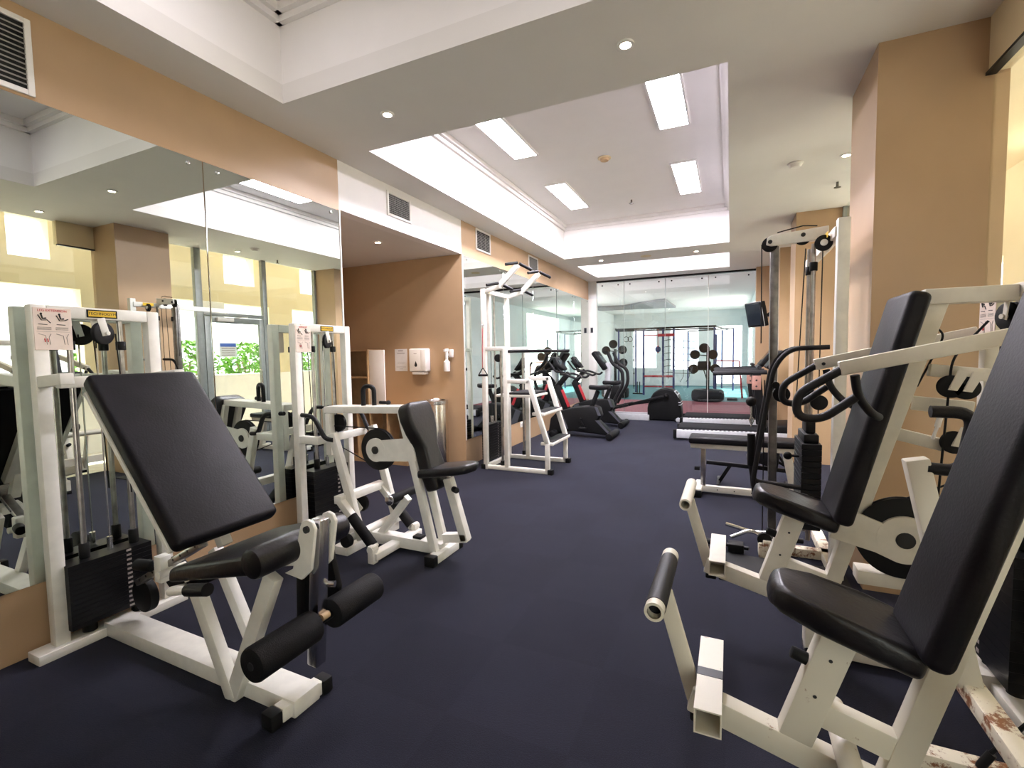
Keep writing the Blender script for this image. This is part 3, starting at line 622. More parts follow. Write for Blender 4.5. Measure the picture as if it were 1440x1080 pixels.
t.add('pulley_bracket', bar((-2.66, 2.78, .30), (-2.58, 2.78, .22), .012, .05), WHITE)
t.add('floor_stop', B((-2.05, 2.71, .10), (-1.98, 2.77, .12), .004), RUBBER)
# ---- press machines on the right, facing -x
def press(yc, label, kind):
    P = RUSTW if kind == 'near' else CREAMW
    t = T('press_machine', label, 'gym machine', (.6, yc, 0))
    W = lambda x, y, z: (x, yc+y, z)
    tower(t, 1.0, yc-.28, yc+.28, -1, 1.645, (.0, .0), (.10, .62), (yc-.17, yc+.17), P, 'CHEST PRESS' if kind == 'near' else 'SHOULDER PRESS')
    t.add('back_beam', bar(W(.365, 0, .12), W(.77, 0, 1.60), .055, .062, up=(1, 0, 0)), P)
    t.add('top_link', bar(W(.715, 0, 1.607), W(1.0, 0, 1.607), .075, .062), P)
    t.add('base_rail', bar(W(.33, 0, .045), W(1.0, 0, .045), .07, .06), P)
    t.add('front_foot', bar(W(.36, -.05, .075), W(.36, .05, .075), .07, .14), P)
    for a in (-.055, .0): t.add('rubber_foot', B(W(.325, a, 0), W(.395, a+.055, .045), .008), RUBBER)
    # pads
    d = V((.215, 0, .865)).normalized(); n = V((-.865, 0, .215)).normalized()
    near = kind == 'near'
    if near: d = V((.2736, 0, 1)).normalized(); n = V((-1, 0, .2736)).normalized()
    mx = Matrix((d, V((0, 1, 0)), n)).transposed().to_4x4(); mx.translation = V(W(.463 if near else .468, 0, .655))
    t.add('backrest', B((0, -.18, 0), (.985, .075 if near else .145, .064 if near else .075), .026, 4, mx), VINYL)
    bp = t.add('backrest_plate', B((.03, -.06, -.008), (.93, .06, 0), .002, 1, mx), P)
    sp = [(.098, -.045, .738), (.125, -.085, .742), (.21, -.115, .725), (.33, -.135, .685), (.425, -.13, .648), (.425, .12, .648), (.33, .125, .685), (.21, .115, .725), (.125, .085, .742), (.098, .045, .738)]
    t.add('seat', MB().prism([W(x, y, z-.045) for x, y, z in sp], (.016, 0, .07), .026, 4), VINYLG)
    t.add('seat_plate', bar(W(.20, 0, .672), W(.42, 0, .612), .12, .02), P)
    t.add('seat_post', bar(W(.165, 0, .27), W(.285, 0, .655), .055, .085, up=(1, 0, 0)), P)
    m = MB()
    for z in (.45, .56): m.cyl(W(.165+(z-.27)*.312, -.0285, z), W(.165+(z-.27)*.312, -.0275, z), .005, 10)
    t.add('post_holes', m, INK)
    t.add('height_knob', cyl(W(.225, 0, .53), W(.165, 0, .55), .017, 16, .004), RUBBER)
    t.add('link_bar', bar(W(.215, 0, .405), W(.43, 0, .345), .048, .07), P)
    t.add('boom', bar(W(-.10, 0, .345), W(.40, 0, .215), .058, .075), P)
    t.add('foot_post', bar(W(-.085, 0, .33), W(-.18, 0, .66), .018, .05, up=(1, 0, 0)), P)
    fb = t.add('foot_bar', MB().lathe([(.019, 0), (.027, 0), (.027, .40), (.019, .40), (.019, .39), (.019, .01)], W(-.182, -.20, .69), (0, 1, 0), 24, caps=False), P)
    if kind == 'near': t.add('foot_grip', MB().lathe([(.027, .03), (.0285, .03), (.0285, .34), (.027, .36)], W(-.182, -.20, .69), (0, 1, 0), 24), GRIP, fb)
    m = MB(); z0, x0 = .40, -.045
    for a, b in (((-.035, -.035), (.035, -.031)), ((-.035, .031), (.035, .035)), ((-.035, -.031), (-.031, .031)), ((.031, -.031), (.035, .031))):
        m.box(W(x0+a[0], -.18, z0+a[1]), W(x0+b[0], .18, z0+b[1]))
    m.box(W(x0-.031, -.05, z0-.031), W(x0+.031, -.045, z0+.031))
    pd = t.add('pedal_tube', m, P)
    if kind == 'near': t.add('tape_band', B(W(x0-.036, -.03, z0-.036), W(x0+.036, .01, z0+.036), .001, 1), BLACK, pd)
    t.add('boom_bumper', B(W(-.10, -.03, .28), W(-.05, .03, .305), .006), RUBBER)
    t.add('pivot_tube', cyl(W(.30, -.19, .30), W(.30, .19, .30), .030, 20).bar(W(.30, -.06, .255), W(.42, -.06, .235), .05, .06), P)
    if not near:
        hub = W(.672, -.05, .60)
        t.add('cam_wheel', MB().lathe([(.02, 0), (.155, 0), (.172, .005), (.172, .012), (.162, .02), (.172, .028), (.172, .036), (.155, .04), (.02, .04)], hub, (0, 1, 0), 48), RUBBER)
        m = MB().lathe([(.001, 0), (.10, 0), (.10, .014), (.001, .014)], W(.672, -.068, .60), (0, 1, 0), 36); m.prism([W(.655, -.067, .70), W(.60, -.067, .66), W(.46, -.067, .715), W(.405, -.067, .575), W(.57, -.067, .535), W(.64, -.067, .505)], (0, .014, 0), .001, 1)
        t.add('cam_plate', m, P); t.add('cam_bolt', cyl(W(.672, -.074, .60), W(.672, -.02, .60), .034, 20, .003), INK)
        t.add('lower_bracket', bar(W(.52, .02, .40), W(.74, .02, .40), .10, .06), P)
    t.add('cable', tube([W(.735, 0, 1.50), W(.79, -.02, 1.46), W(.71, 0, 1.24)], .004, 8, .04).tube([W(.90, -.07, 1.50), W(.80, -.06, 1.36), W(.77, -.05, .66)], .0045, 8, .05).tube([W(.68, -.03, .77), W(.95, -.03, .92)], .0045, 8), RUBBER)
    for (x, y, z, r) in ((.845, -.06, 1.24, .045), (.80, -.06, 1.245, .045), (.82, -.05, 1.02, .045)):
        pl = t.add('guide_pulley', MB().lathe([(.008, -.011), (r-.006, -.011), (r, -.008), (r-.008, 0), (r, .008), (r-.006, .011), (.008, .011)], W(x, y, z), (0, 1, 0), 28), RUBBER)
        t.add('pulley_bracket', MB().prism([W(x-.014, y-.018, z-.012), W(x+.014, y-.018, z-.016), W(x+.05, y-.018, z+.06), W(x+.015, y-.018, z+.065)], (0, .005, 0)).cyl(W(x, y-.022, z), W(x, y+.02, z), .009, 12), P, pl)
    t.add('pulley_beam', bar(W(.74, -.02, 1.31), W(.96, -.02, 1.285), .04, .05).bar(W(.62, 0, 1.045), W(.80, 0, 1.0), .05, .05).bar(W(.80, 0, 1.0), W(.99, 0, .96), .045, .03).bar(W(.70, .02, 1.17), W(.90, .02, 1.15), .02, .06), P)
    t.add('turnbuckle', cyl(W(.765, -.05, 1.08), W(.775, -.05, 1.13), .010, 12).cyl(W(.752, -.05, 1.03), W(.765, -.05, 1.08), .006, 10), WPLAS)
    if kind == 'far':
        for yy in (-.30, .30):
            a = t.add('press_arm', bar(W(.385, yy, 1.325), W(1.0, yy, 1.465), .038, .055), P)
            t.add('handle', tube([W(.39, yy, 1.32), W(.245, yy, 1.225), W(.245, yy, 1.13), W(.33, yy, 1.125), W(.44, yy, 1.215)], .0165, 12, .055, 7), GRIP, a)
            t.add('arm_handle', tube([W(.435, yy, 1.30), W(.45, yy*.95, 1.215), W(.50, yy*.85, 1.15), W(.535, yy*.7, 1.13)], .016, 12, .05), GRIP, a)
        t.add('arm_bolt', cyl(W(.42, .28, 1.33), W(.42, .27, 1.33), .008, 12), INK)
    else:
        for yy in (-.36, .36):
            a = t.add('press_lever', bar(W(.68, yy, .36), W(.53, yy, 1.055), .05, .062, up=(1, 0, 0)), P)
            t.add('handle', tube([W(.555, yy-.01, 1.03), W(.64, yy-.01, 1.025), W(.665, yy-.01, 1.205), W(.56, yy-.01, 1.205)], .0185, 12, .05, 7), GRIP, a)
        t.add('lever_shaft', bar(W(.69, -.03, .345), W(.69, .40, .345), .06, .05), RUST2)
        t.add('side_rail', bar(W(.50, .30, .13), W(1.0, .30, .13), .06, .06), RUST2)
        t.add('cable_hook', tube([W(.93, .28, .55), W(.70, .28, .20)], .006, 8).tube([W(.71, .28, .21), W(.68, .28, .15), W(.72, .28, .13)], .012, 10, .02), RUBBER)
    return t
press(2.5, 'white overhead press machine with black seat and looped handles beside the tan pillar', 'far')
press(1.5, 'rusty white chest press machine in the right foreground, backrest leaving the picture', 'near')
t = T('bench_pad', 'corner of a black padded roller at the lower left picture edge', 'gym machine', (-2.12, .60, 0))
t.add('pad', cyl((-2.45, .43, .22), (-2.09, .58, .22), .065, 28, .03), VINYL); t.add('stand', bar((-2.2, .54, 0), (-2.2, .54, .18), .05, .05, up=(1, 0, 0)).bar((-2.2, .43, .02), (-2.2, .62, .02), .05, .04), BLACK)
# ---- assisted chin and dip tower
t = T('chin_dip_machine', 'white assisted chin up and dip tower with two ladder steps and pull up grips', 'gym machine', (-2.3, 5.45, 0))
for yy in (5.12, 5.78):
    t.add('base_rail', bar((-2.72, yy, .03), (-1.91, yy, .03), .05, .05), WHITE)
    t.add('front_post', bar((-2.435, yy, .04), (-2.435, yy, 1.48), .055, .055, up=(1, 0, 0)), WHITE)
    m = bar((-2.43, yy, 1.085), (-2.125, yy, 1.085), .05, .052); m.bar((-2.145, yy, 1.10), (-1.915, yy, .36), .05, .055, up=(1, 0, 0)); m.bar((-1.915, yy, .38), (-1.915, yy, .02), .05, .05, up=(1, 0, 0))
    t.add('ladder_rail', m, WHITE)
    t.add('side_bar', bar((-2.76, yy, 1.475), (-2.41, yy, 1.475), .05, .05), WHITE)
    for a in (-2.78, -1.91): t.add('rubber_foot', B((a, yy-.035, 0), (a+.06, yy+.035, .062), .008), RUBBER)
    t.add('upright', bar((-2.72, yy, .0), (-2.72, yy, 2.20), .055, .055, up=(1, 0, 0)), WHITE)
    t.add('slide_rod', cyl((-2.51, yy+.03, .05), (-2.51, yy+.03, 1.45), .014, 16), RODS); t.add('slide_buffer', cyl((-2.51, yy+.03, .05), (-2.51, yy+.03, .11), .026, 16), RUBBER)
    ar = t.add('pull_up_arm', bar((-2.51, yy, 2.215), (-2.25, yy, 2.44), .03, .065), WHITE); t.add('arm_support', bar((-2.70, yy, 2.165), (-2.48, yy, 2.215), .036, .05), WHITE)
    for (x, z) in ((-2.50, 2.245), (-2.25, 2.46)):
        t.add('pull_up_grip', tube([(x-.09, yy-.16, z-.03), (x, yy-.03, z)], .018, 12), GRIP, ar)
        t.add('pull_up_grip', tube([(x, yy+.03, z), (x+.09, yy+.17, z-.055)], .018, 12), GRIP, ar)
    t.add('dip_bar', tube([(-2.44, yy+.02, 1.44), (-1.86, yy+.02, 1.44)], .018, 14), GRIP)
t.add('top_beam', bar((-2.72, 5.15, 2.172), (-2.72, 5.75, 2.172), .05, .05), WHITE); t.add('middle_beam', bar((-2.72, 5.15, 1.475), (-2.72, 5.75, 1.475), .046, .046), WHITE)
t.add('rear_beam', bar((-2.72, 5.12, .03), (-2.72, 5.78, .03), .05, .05), WHITE)
t.add('centre_post', bar((-2.74, 5.30, 1.45), (-2.74, 5.30, 2.18), .05, .05, up=(1, 0, 0)), WHITE)
for z, x in ((.70, -2.03), (.355, -1.925)):
    st = t.add('step', bar((x, 5.12, z), (x, 5.78, z), .15, .035), WHITE); t.add('step_tread', B((x-.068, 5.15, z+.0175), (x+.068, 5.75, z+.024), .002), RUBBER, st)
pl = t.add('knee_platform', B((-2.62, 5.2, .885), (-2.12, 5.7, .915), .006), WHITE); t.add('knee_pad', B((-2.45, 5.22, .915), (-2.13, 5.68, .945), .012, 3), VINYL, pl)
m = MB()
for i in range(14): m.box((-2.83, 5.22, .07+.033*i), (-2.73, 5.60, .101+.033*i), .002, 1)
ws = t.add('weight_stack', m, BLACK)
m = MB()
for i in range(14): m.box((-2.73, 5.47, .08+.033*i), (-2.729, 5.492, .094+.033*i))
t.add('number_strip', m, INKG, ws)
for yy in (5.30, 5.52): t.add('guide_rod', cyl((-2.78, yy, .05), (-2.78, yy, 2.15), .012, 14), RODS)
t.add('selector_rod', cyl((-2.78, 5.41, .53), (-2.78, 5.41, .62), .022, 14), CHROME)
t.add('cable', tube([(-2.78, 5.41, .6), (-2.78, 5.41, 2.1)], .004, 8).tube([(-2.68, 5.44, 1.38), (-2.68, 5.46, .95)], .004, 8), RUBBER)
t.add('pulley', cyl((-2.69, 5.42, 1.36), (-2.69, 5.45, 1.36), .05, 24, .004), RUBBER)
t.add('makers_plate', B((-2.69, 5.16, 2.158), (-2.688, 5.24, 2.19)), YELLOW)
t = T('pull_strap', 'triangular black pull handle hanging on a red strap from the chin and dip tower', 'pull strap', (-2.69, 5.02, 1.15))
t.add('strap', bar((-2.685, 5.02, 1.72), (-2.695, 5.02, 1.25), .012, .004), RED); t.add('stirrup', tube([(-2.69, 5.02, 1.25), (-2.75, 5.02, 1.165), (-2.63, 5.02, 1.165)], .006, 10, .01, 4, True), BLACK)
t.add('grip', tube([(-2.75, 5.02, 1.16), (-2.63, 5.02, 1.16)], .014, 12), GRIP)
t.add('hook', tube([(-2.685, 5.02, 1.72), (-2.685, 5.02, 1.76), (-2.70, 5.085, 1.76)], .006, 8, .01), CHROME)
# ---- cable station by the pillar
t = T('cable_machine', 'white cable pulley tower with steel post and black swing arms beside the near pillar', 'gym machine', (.45, 3.65, 0))
t.add('main_upright', bar((.59, 3.36, 0), (.59, 3.36, 2.16), .062, .062, up=(1, 0, 0)), WHITE)
t.add('cross_beam', bar((.575, 3.36, 2.09), (.575, 4.55, 2.09), .055, .06), WHITE)
t.add('cable_arm', MB().prism([(.21, 3.62, 2.10), (.215, 3.62, 2.145), (.24, 3.62, 2.16), (.56, 3.62, 2.185), (.56, 3.62, 2.105), (.24, 3.62, 2.09)], (0, .05, 0), .004), WHITE)
for x, z in ((.232, 2.117), (.42, 2.142)): 
    p = t.add('pulley', MB().lathe([(.008, -.011), (.042, -.011), (.048, -.008), (.040, 0), (.048, .008), (.042, .011), (.008, .011)], (x, 3.645, z-.012), (0, 1, 0), 28), RUBBER); t.add('pulley_bolt', cyl((x, 3.612, z), (x, 3.622, z), .013, 14), INK, p)
p = t.add('pulley', MB().lathe([(.008, -.011), (.042, -.011), (.048, -.008), (.040, 0), (.048, .008), (.042, .011), (.008, .011)], (.515, 3.50, 2.055), (0, 1, 0), 28), RUBBER); t.add('pulley_bolt', cyl((.515, 3.48, 2.055), (.515, 3.49, 2.055), .02, 14), WHITE, p)
t.add('steel_post', bar((.275, 3.68, .0), (.262, 3.68, 2.10), .055, .05, up=(1, 0, 0)), DSTEEL)
for a in (3.58, 3.76):
    r = t.add('guide_rod', cyl((.475, a, .15), (.475, a, 2.07), .0135, 16), RODS); t.add('collar', cyl((.475, a, 1.90), (.475, a, 1.955), .023, 16, .003), RUBBER, r)
m = MB()
for i in range(15): m.box((.42, 3.48, .25+.037*i), (.53, 3.86, .285+.037*i), .002, 1)
m.box((.435, 3.52, .80), (.52, 3.82, .86), .01).box((.45, 3.56, .86), (.505, 3.74, .95), .01)
t.add('weight_stack', m, BLACK)
t.add('stack_knob', cyl((.42, 3.60, .70), (.37, 3.60, .70), .008, 10).ball((.355, 3.60, .70), .026), RUBBER)
t.add('cable', tube([(.185, 3.645, 2.11), (.19, 3.645, 1.45)], .0035, 8).tube([(.215, 3.645, 1.2), (.215, 3.645, .06)], .0035, 8).tube([(.44, 3.66, 2.06), (.40, 3.66, .95)], .0035, 8).tube([(.535, 3.66, 2.06), (.53, 3.66, .95)], .0035, 8).tube([(.275, 3.645, 2.178), (.42, 3.645, 2.205), (.50, 3.645, 2.195)], .004, 8), RUBBER)
t.add('base_rail', bar((.20, 3.68, .03), (.64, 3.68, .03), .07, .06).bar((.60, 3.34, .03), (.60, 4.10, .03), .07, .06), RUST2)
t.add('low_pulley_housing', bar((.24, 3.54, .05), (.24, 3.66, .05), .10, .10).bar((.24, 3.56, .12), (.24, 3.56, .02), .05, .05, up=(1, 0, 0)), RUST2)
t.add('low_pulley', cyl((.225, 3.56, .12), (.225, 3.59, .12), .045, 24, .004), RUBBER)
for yy in (3.44, 3.66): t.add('swing_arm', tube([(.55, yy, 1.415), (.34, yy, 1.41), (.255, yy, 1.30), (.145, yy, .56), (.155, yy, .46)], .0155, 12, .08, 7), GRIP)
t.add('swing_bar', tube([(.135, 3.50, .84), (.135, 3.50, .60), (.155, 3.50, .535), (.43, 3.50, .515)], .0155, 12, .06, 6), GRIP)
t.add('foam_sleeve', tube([(.133, 3.50, .85), (.135, 3.50, .64)], .024, 14), FOAM)
t.add('swing_pivot', cyl((.265, 3.42, 1.18), (.265, 3.70, 1.18), .022, 16).cyl((.30, 3.45, 1.12), (.30, 3.5, 1.12), .05, 20, .004), BLACK)
for a in ((.50, 3.42, 1.075), (.44, 3.46, 1.12)): t.add('rear_pulley', cyl(a, (a[0], a[1]+.03, a[2]), .047, 24, .004), RUBBER)
t.add('makers_plate', B((.528, 3.45, 2.08), (.5295, 3.57, 2.115)), YELLOW)
t = T('cable_stopper', 'small black rubber ball on a short chain hanging by the cable station', 'cable stopper', (.13, 3.50, .93))
t.add('ball', MB().ball((.13, 3.50, 1.065), .033), RUBBER); t.add('chain', tube([(.13, 3.50, 1.04), (.133, 3.50, .90)], .006, 8), CHROME); t.add('clip', tube([(.133, 3.50, .97), (.12, 3.50, .94), (.133, 3.50, .91), (.147, 3.50, .94)], .004, 8, .01, 3, True), CHROME)
# attachments lying on the floor by the station
t = T('cable_attachment', 'chrome v shaped row handle lying on the floor by the steel post', 'cable attachment', (.10, 3.72, 0))
t.add('bracket', tube([(-.02, 3.80, .12), (.16, 3.83, .07), (.36, 3.80, .10)], .014, 12, .03), CHROME); t.add('cross_tube', tube([(.02, 3.70, .06), (.14, 3.72, .12), (.30, 3.74, .06)], .014, 12, .03), CHROME); t.add('hand_grip', tube([(.36, 3.80, .06), (.48, 3.83, .05)], .018, 12), GRIP)
t = T('cable_attachment', 'straight bar with black grip lying on the floor behind the press footbar', 'cable attachment', (-.05, 3.75, 0))
t.add('bar', tube([(-.15, 3.64, .03), (.13, 3.56, .045)], .013, 12), BLACK); t.add('hand_grip', tube([(-.14, 3.637, .031), (-.02, 3.603, .036)], .022, 12), GRIP); t.add('end_block', B((.0, 3.53, .012), (.10, 3.62, .07), .006), RUBBER)
solo('floor_mat', 'black rubber mat under the cable station on the carpet', 'mat', B((-.05, 3.10, .0), (.66, 3.52, .012), .004), RUBBER)
# ---- flat bench
t = T('weight_bench', 'flat black padded bench on a white frame beyond the cable station', 'bench', (.13, 5.0, 0))
t.add('pad', B((-.36, 4.86, .51), (.63, 5.14, .575), .022, 4), VINYL); t.add('pad_frame', bar((-.345, 5.0, .485), (.64, 5.0, .485), .20, .045), WHITE)
t.add('front_leg', bar((-.23, 5.0, .06), (-.23, 5.0, .47), .045, .045, up=(1, 0, 0)), RODS, label='grey steel telescopic leg'); t.add('base_beam', bar((-.26, 5.0, .05), (.66, 5.0, .05), .06, .06), WHITE)
t.add('front_foot', bar((-.27, 4.82, .055), (-.27, 5.18, .055), .065, .06), WHITE)
for a in (4.80, 5.15): t.add('end_cap', bar((-.27, a, .035), (-.27, a+.05, .035), .07, .07, bev=.008), RUBBER)
t.add('rear_leg', bar((.56, 5.0, .05), (.48, 5.0, .47), .06, .07, up=(1, 0, 0)), WHITE); t.add('rear_foot', bar((.62, 4.82, .04), (.62, 5.18, .04), .06, .06), WHITE)
t.add('adjust_knob', cyl((-.26, 4.97, .25), (-.31, 4.97, .25), .02, 14, .004), RUBBER)
m = MB()
for x in (-.10, .05, .20): m.cyl((x, 4.969, .05), (x, 4.971, .05), .006, 10)
t.add('beam_holes', m, INK)
t = T('folded_bench', 'low black tubular frame standing behind the flat bench', 'bench', (.15, 5.5, 0))
t.add('frame', bar((-.22, 5.45, .215), (.62, 5.45, .18), .04, .04).bar((.16, 5.45, .45), (.60, 5.45, .18), .025, .025).bar((.42, 5.45, .40), (.56, 5.45, .16), .025, .025), BLACK)
for a in (-.10, .55): t.add('leg', bar((a, 5.45, 0), (a+.12, 5.45, .21), .035, .035, up=(1, 0, 0)).bar((a, 5.25, .015), (a, 5.65, .015), .03, .03), BLACK)
t.add('pad', MB().prism([(.16, 5.3, .30), (.44, 5.3, .22), (.46, 5.3, .40), (.40, 5.3, .44)], (0, .3, 0), .01), VINYL)
# ================================================================== CARDIO ROW
t = T('exercise_bike', 'black upright exercise bike with a red striped mast, nearer of the two by the mirror', 'exercise bike', (-2.2, 7.75, 0), 'exercise bikes')
yb = 7.75
t.add('body', MB().prism([(-2.74, yb-.14, .06), (-2.70, yb-.14, .30), (-2.58, yb-.14, .42), (-2.30, yb-.14, .50), (-1.98, yb-.14, .53), (-1.88, yb-.14, .50), (-1.84, yb-.14, .36), (-1.90, yb-.14, .29), (-1.70, yb-.14, .10), (-1.74, yb-.14, .06), (-2.30, yb-.14, .10)], (0, .28, 0), .02, 3), BLACKP)
t.add('side_panel', MB().prism([(-2.60, yb-.146, .40), (-2.50, yb-.146, .43), (-2.38, yb-.146, .14), (-2.50, yb-.146, .14)], (0, .003, 0), 0), MIDG)
t.add('rear_trim', MB().prism([(-1.92, yb-.146, .30), (-1.86, yb-.146, .30), (-1.66, yb-.146, .08), (-1.70, yb-.146, .08)], (0, .003, 0), 0).prism([(-1.93, yb-.146, .53), (-1.88, yb-.146, .52), (-1.82, yb-.146, .38), (-1.87, yb-.146, .38)], (0, .003, 0), 0), MIDG)
for x in (-1.66, -2.62): t.add('stabiliser_foot', cyl((x, yb-.30, .06), (x, yb+.30, .06), .055, 20, .01), BLACKP)
ms = t.add('mast', bar((-2.42, yb, .40), (-2.62, yb, .86), .09, .13, up=(1, 0, 0), bev=.02).bar((-2.63, yb, .82), (-2.40, yb, 1.08), .08, .09, up=(1, 0, 0), bev=.02), BLACKP)
t.add('mast_stripe', bar((-2.395, yb-.047, .50), (-2.515, yb-.047, .79), .004, .05, up=(1, 0, 0), bev=.001), RED, ms)
t.add('handlebar', tube([(-2.55, yb-.02, 1.05), (-2.40, yb-.22, 1.06), (-2.18, yb-.24, .98), (-2.12, yb-.24, 1.03)], .02, 12, .05).tube([(-2.55, yb+.02, 1.05), (-2.40, yb+.22, 1.06), (-2.18, yb+.24, .98), (-2.12, yb+.24, 1.03)], .02, 12, .05).tube([(-2.72, yb-.12, 1.26), (-2.60, yb-.12, 1.10), (-2.45, yb, 1.06)], .018, 10, .04).tube([(-2.72, yb+.12, 1.26), (-2.60, yb+.12, 1.10), (-2.45, yb, 1.06)], .018, 10, .04), GRIP)
d = V((-.45, 0, .9)).normalized(); mx = Matrix((V((.9, 0, .45)).normalized(), V((0, 1, 0)), V((-.45, 0, .9)).normalized())).transposed().to_4x4(); mx.translation = V((-2.52, yb, 1.10))
co = t.add('console', MB().prism([mx @ V((.02, -.10, .0)), mx @ V((-.03, -.14, .12)), mx @ V((-.03, -.12, .26)), mx @ V((-.03, .12, .26)), mx @ V((-.03, .14, .12)), mx @ V((.02, .10, .0))], V((.05, 0, .03)), .012, 3), BLACKP)
t.add('screen', MB().prism([mx @ V((.032, -.07, .08)), mx @ V((.030, -.07, .2)), mx @ V((.030, .07, .2)), mx @ V((.032, .07, .08))], V((.012, 0, .006))), SCREEN, co)
t.add('seat_post', bar((-2.03, yb, .46), (-1.90, yb, .78), .05, .07, up=(1, 0, 0), bev=.01), BLACKP)
t.add('saddle', MB().prism([(-2.06, yb-.03, .80), (-2.06, yb+.03, .80), (-1.88, yb+.09, .79), (-1.76, yb+.14, .80), (-1.70, yb+.10, .81), (-1.70, yb-.10, .81), (-1.76, yb-.14, .80), (-1.88, yb-.09, .79)], (0, 0, .075), .028, 4), VINYL)
ck = t.add('crank', bar((-2.16, yb-.17, .30), (-2.10, yb-.17, .18), .02, .03).cyl((-2.16, yb-.18, .30), (-2.16, yb+.18, .30), .03, 18).bar((-2.16, yb+.17, .30), (-2.22, yb+.17, .42), .02, .03), BLACK)
t.add('pedal', B((-2.16, yb-.28, .165), (-2.04, yb-.18, .19), .006).box((-2.28, yb+.18, .41), (-2.16, yb+.28, .435), .006), RUBBER, ck)
t.o.location.x -= .09
copy_tree(t.o, (-2.37, 9.02, 0), 'black upright exercise bike behind the front bike, farther along the mirror')
t = T('elliptical_trainer', 'black elliptical trainer with a rounded rear flywheel cover by the glass partition', 'elliptical', (-1.7, 10.2, 0)); ye = 10.2
pts = [(-1.54, 0, .0), (-1.545, 0, .25), (-1.50, 0, .43), (-1.42, 0, .57), (-1.30, 0, .645), (-1.17, 0, .66), (-1.05, 0, .63), (-.95, 0, .54), (-.90, 0, .40), (-.875, 0, .15), (-.87, 0, .0)]
t.add('flywheel_cover', MB().prism([(x, ye-.2, z+.01) for x, _, z in pts], (0, .4, 0), .035, 4), BLACKP)
t.add('cover_trim', MB().prism([(-1.02, ye-.206, .615), (-.95, ye-.206, .545), (-.93, ye-.206, .48), (-.97, ye-.206, .55)], (0, .412, 0), .002, 1).box((-.93, ye-.204, .33), (-.885, ye+.204, .345)).box((-.935, ye-.204, .38), (-.895, ye+.204, .395)), SILVER)
t.add('base_rail', bar((-2.62, ye-.18, .06), (-1.50, ye-.18, .06), .08, .12, bev=.01).bar((-2.62, ye+.18, .06), (-1.50, ye+.18, .06), .08, .12, bev=.01), SILVER)
for yy in (ye-.26, ye+.26): t.add('pedal_arm', bar((-2.10, yy, .27), (-1.18, yy, .52 if yy < ye else .40), .045, .06).ball((-1.16, yy, .52 if yy < ye else .40), .05), BLACKP); t.add('foot_plate', MB().prism([(-2.30, yy-.07, .24), (-1.92, yy-.07, .34), (-1.90, yy-.07, .30), (-2.28, yy-.07, .20)], (0, .14, 0), .008), BLACKP)
for x in (-2.60, -.95): t.add('stabiliser', B((x-.05, ye-.28, .0), (x+.05, ye+.28, .06), .012), BLACKP)
t.add('end_wheel', cyl((-.93, ye-.30, .045), (-.93, ye-.24, .045), .045, 20, .01), SILVER)
t.add('mast', bar((-2.44, ye, .08), (-2.38, ye, 1.20), .14, .12, up=(1, 0, 0), bev=.025), SILVER); t.add('mast_cover', bar((-2.36, ye, .10), (-2.20, ye, .72), .22, .16, up=(1, 0, 0), bev=.04), BLACKP)
mx = Matrix((V((.82, 0, .57)), V((0, 1, 0)), V((-.57, 0, .82)))).transposed().to_4x4(); mx.translation = V((-2.42, ye, 1.10))
co = t.add('console', B((-.08, -.22, -.04), (.02, .22, .42), .03, 3, mx), BLACKP); t.add('screen', B((.02, -.12, .13), (.024, .12, .30), .002, 1, mx), SCREEN, co)
for yy in (ye-.27, ye+.27): t.add('swing_handle', tube([(-2.26, yy, .30), (-2.02, yy, .75), (-2.04, yy, 1.05), (-2.24, yy, 1.16), (-2.34, yy, 1.42)], .036, 12, .12, 7), GRIP)
t = T('treadmill', 'grey treadmill nearest the flat bench, handrails toward the room', 'treadmill', (.0, 8.3, 0), 'treadmills'); yt = 8.3
t.add('side_rail', MB().prism([(-.78, yt-.38, .03), (-.78, yt-.38, .16), (.85, yt-.38, .18), (.85, yt-.38, .03)], (0, .10, 0), .012, 2).prism([(-.78, yt+.28, .03), (-.78, yt+.28, .16), (.85, yt+.28, .18), (.85, yt+.28, .03)], (0, .10, 0), .012, 2), SILVER)
t.add('running_belt', B((-.76, yt-.29, .09), (.85, yt+.29, .20), .02), TREAD)
m = MB()
for i in range(22): m.box((-.68+.06*i, yt-.36, .159+.0007*i), (-.65+.06*i, yt-.30, .1635+.0007*i))
t.add('grip_strip', m, MIDG)
for yy in (yt-.385, yt+.285): t.add('end_cap', B((-.82, yy, .02), (-.76, yy+.10, .165), .015, 3), BLACKP)
t.add('motor_hood', MB().prism([(.42, yt-.36, .18), (.50, yt-.36, .27), (.92, yt-.36, .30), (.95, yt-.36, .10), (.95, yt-.36, .04), (.50, yt-.36, .04)], (0, .72, 0), .025, 3), BLACKP)
for yy in (yt-.34, yt+.34):
    t.add('upright', bar((.45, yy, .2), (.36, yy, 1.08), .06, .11, up=(1, 0, 0), bev=.015), BLACKP)
    t.add('handrail', tube([(-.24, yy, 1.06), (.50, yy, 1.08)], .034, 14), GREYP)
t.add('upright_panel', B((.30, yt-.378, .82), (.42, yt-.368, 1.03), .003), PINK); t.add('panel_bolt', cyl((.36, yt-.382, .96), (.36, yt-.37, .96), .014, 12).cyl((.36, yt-.382, .87), (.36, yt-.37, .87), .014, 12), INK)
mx = Matrix((V((.6, 0, .8)), V((0, 1, 0)), V((-.8, 0, .6)))).transposed().to_4x4(); mx.translation = V((.52, yt, 1.16))
co = t.add('console', B((-.03, -.36, -.06), (.30, .36, .02), .025, 3, mx), BLACKP); t.add('screen', B((.08, -.2, .02), (.26, .2, .024), .002, 1, mx), SCREEN, co)
t.add('cross_bar', tube([(.40, yt-.34, 1.15), (.40, yt+.34, 1.15)], .03, 12), GREYP)
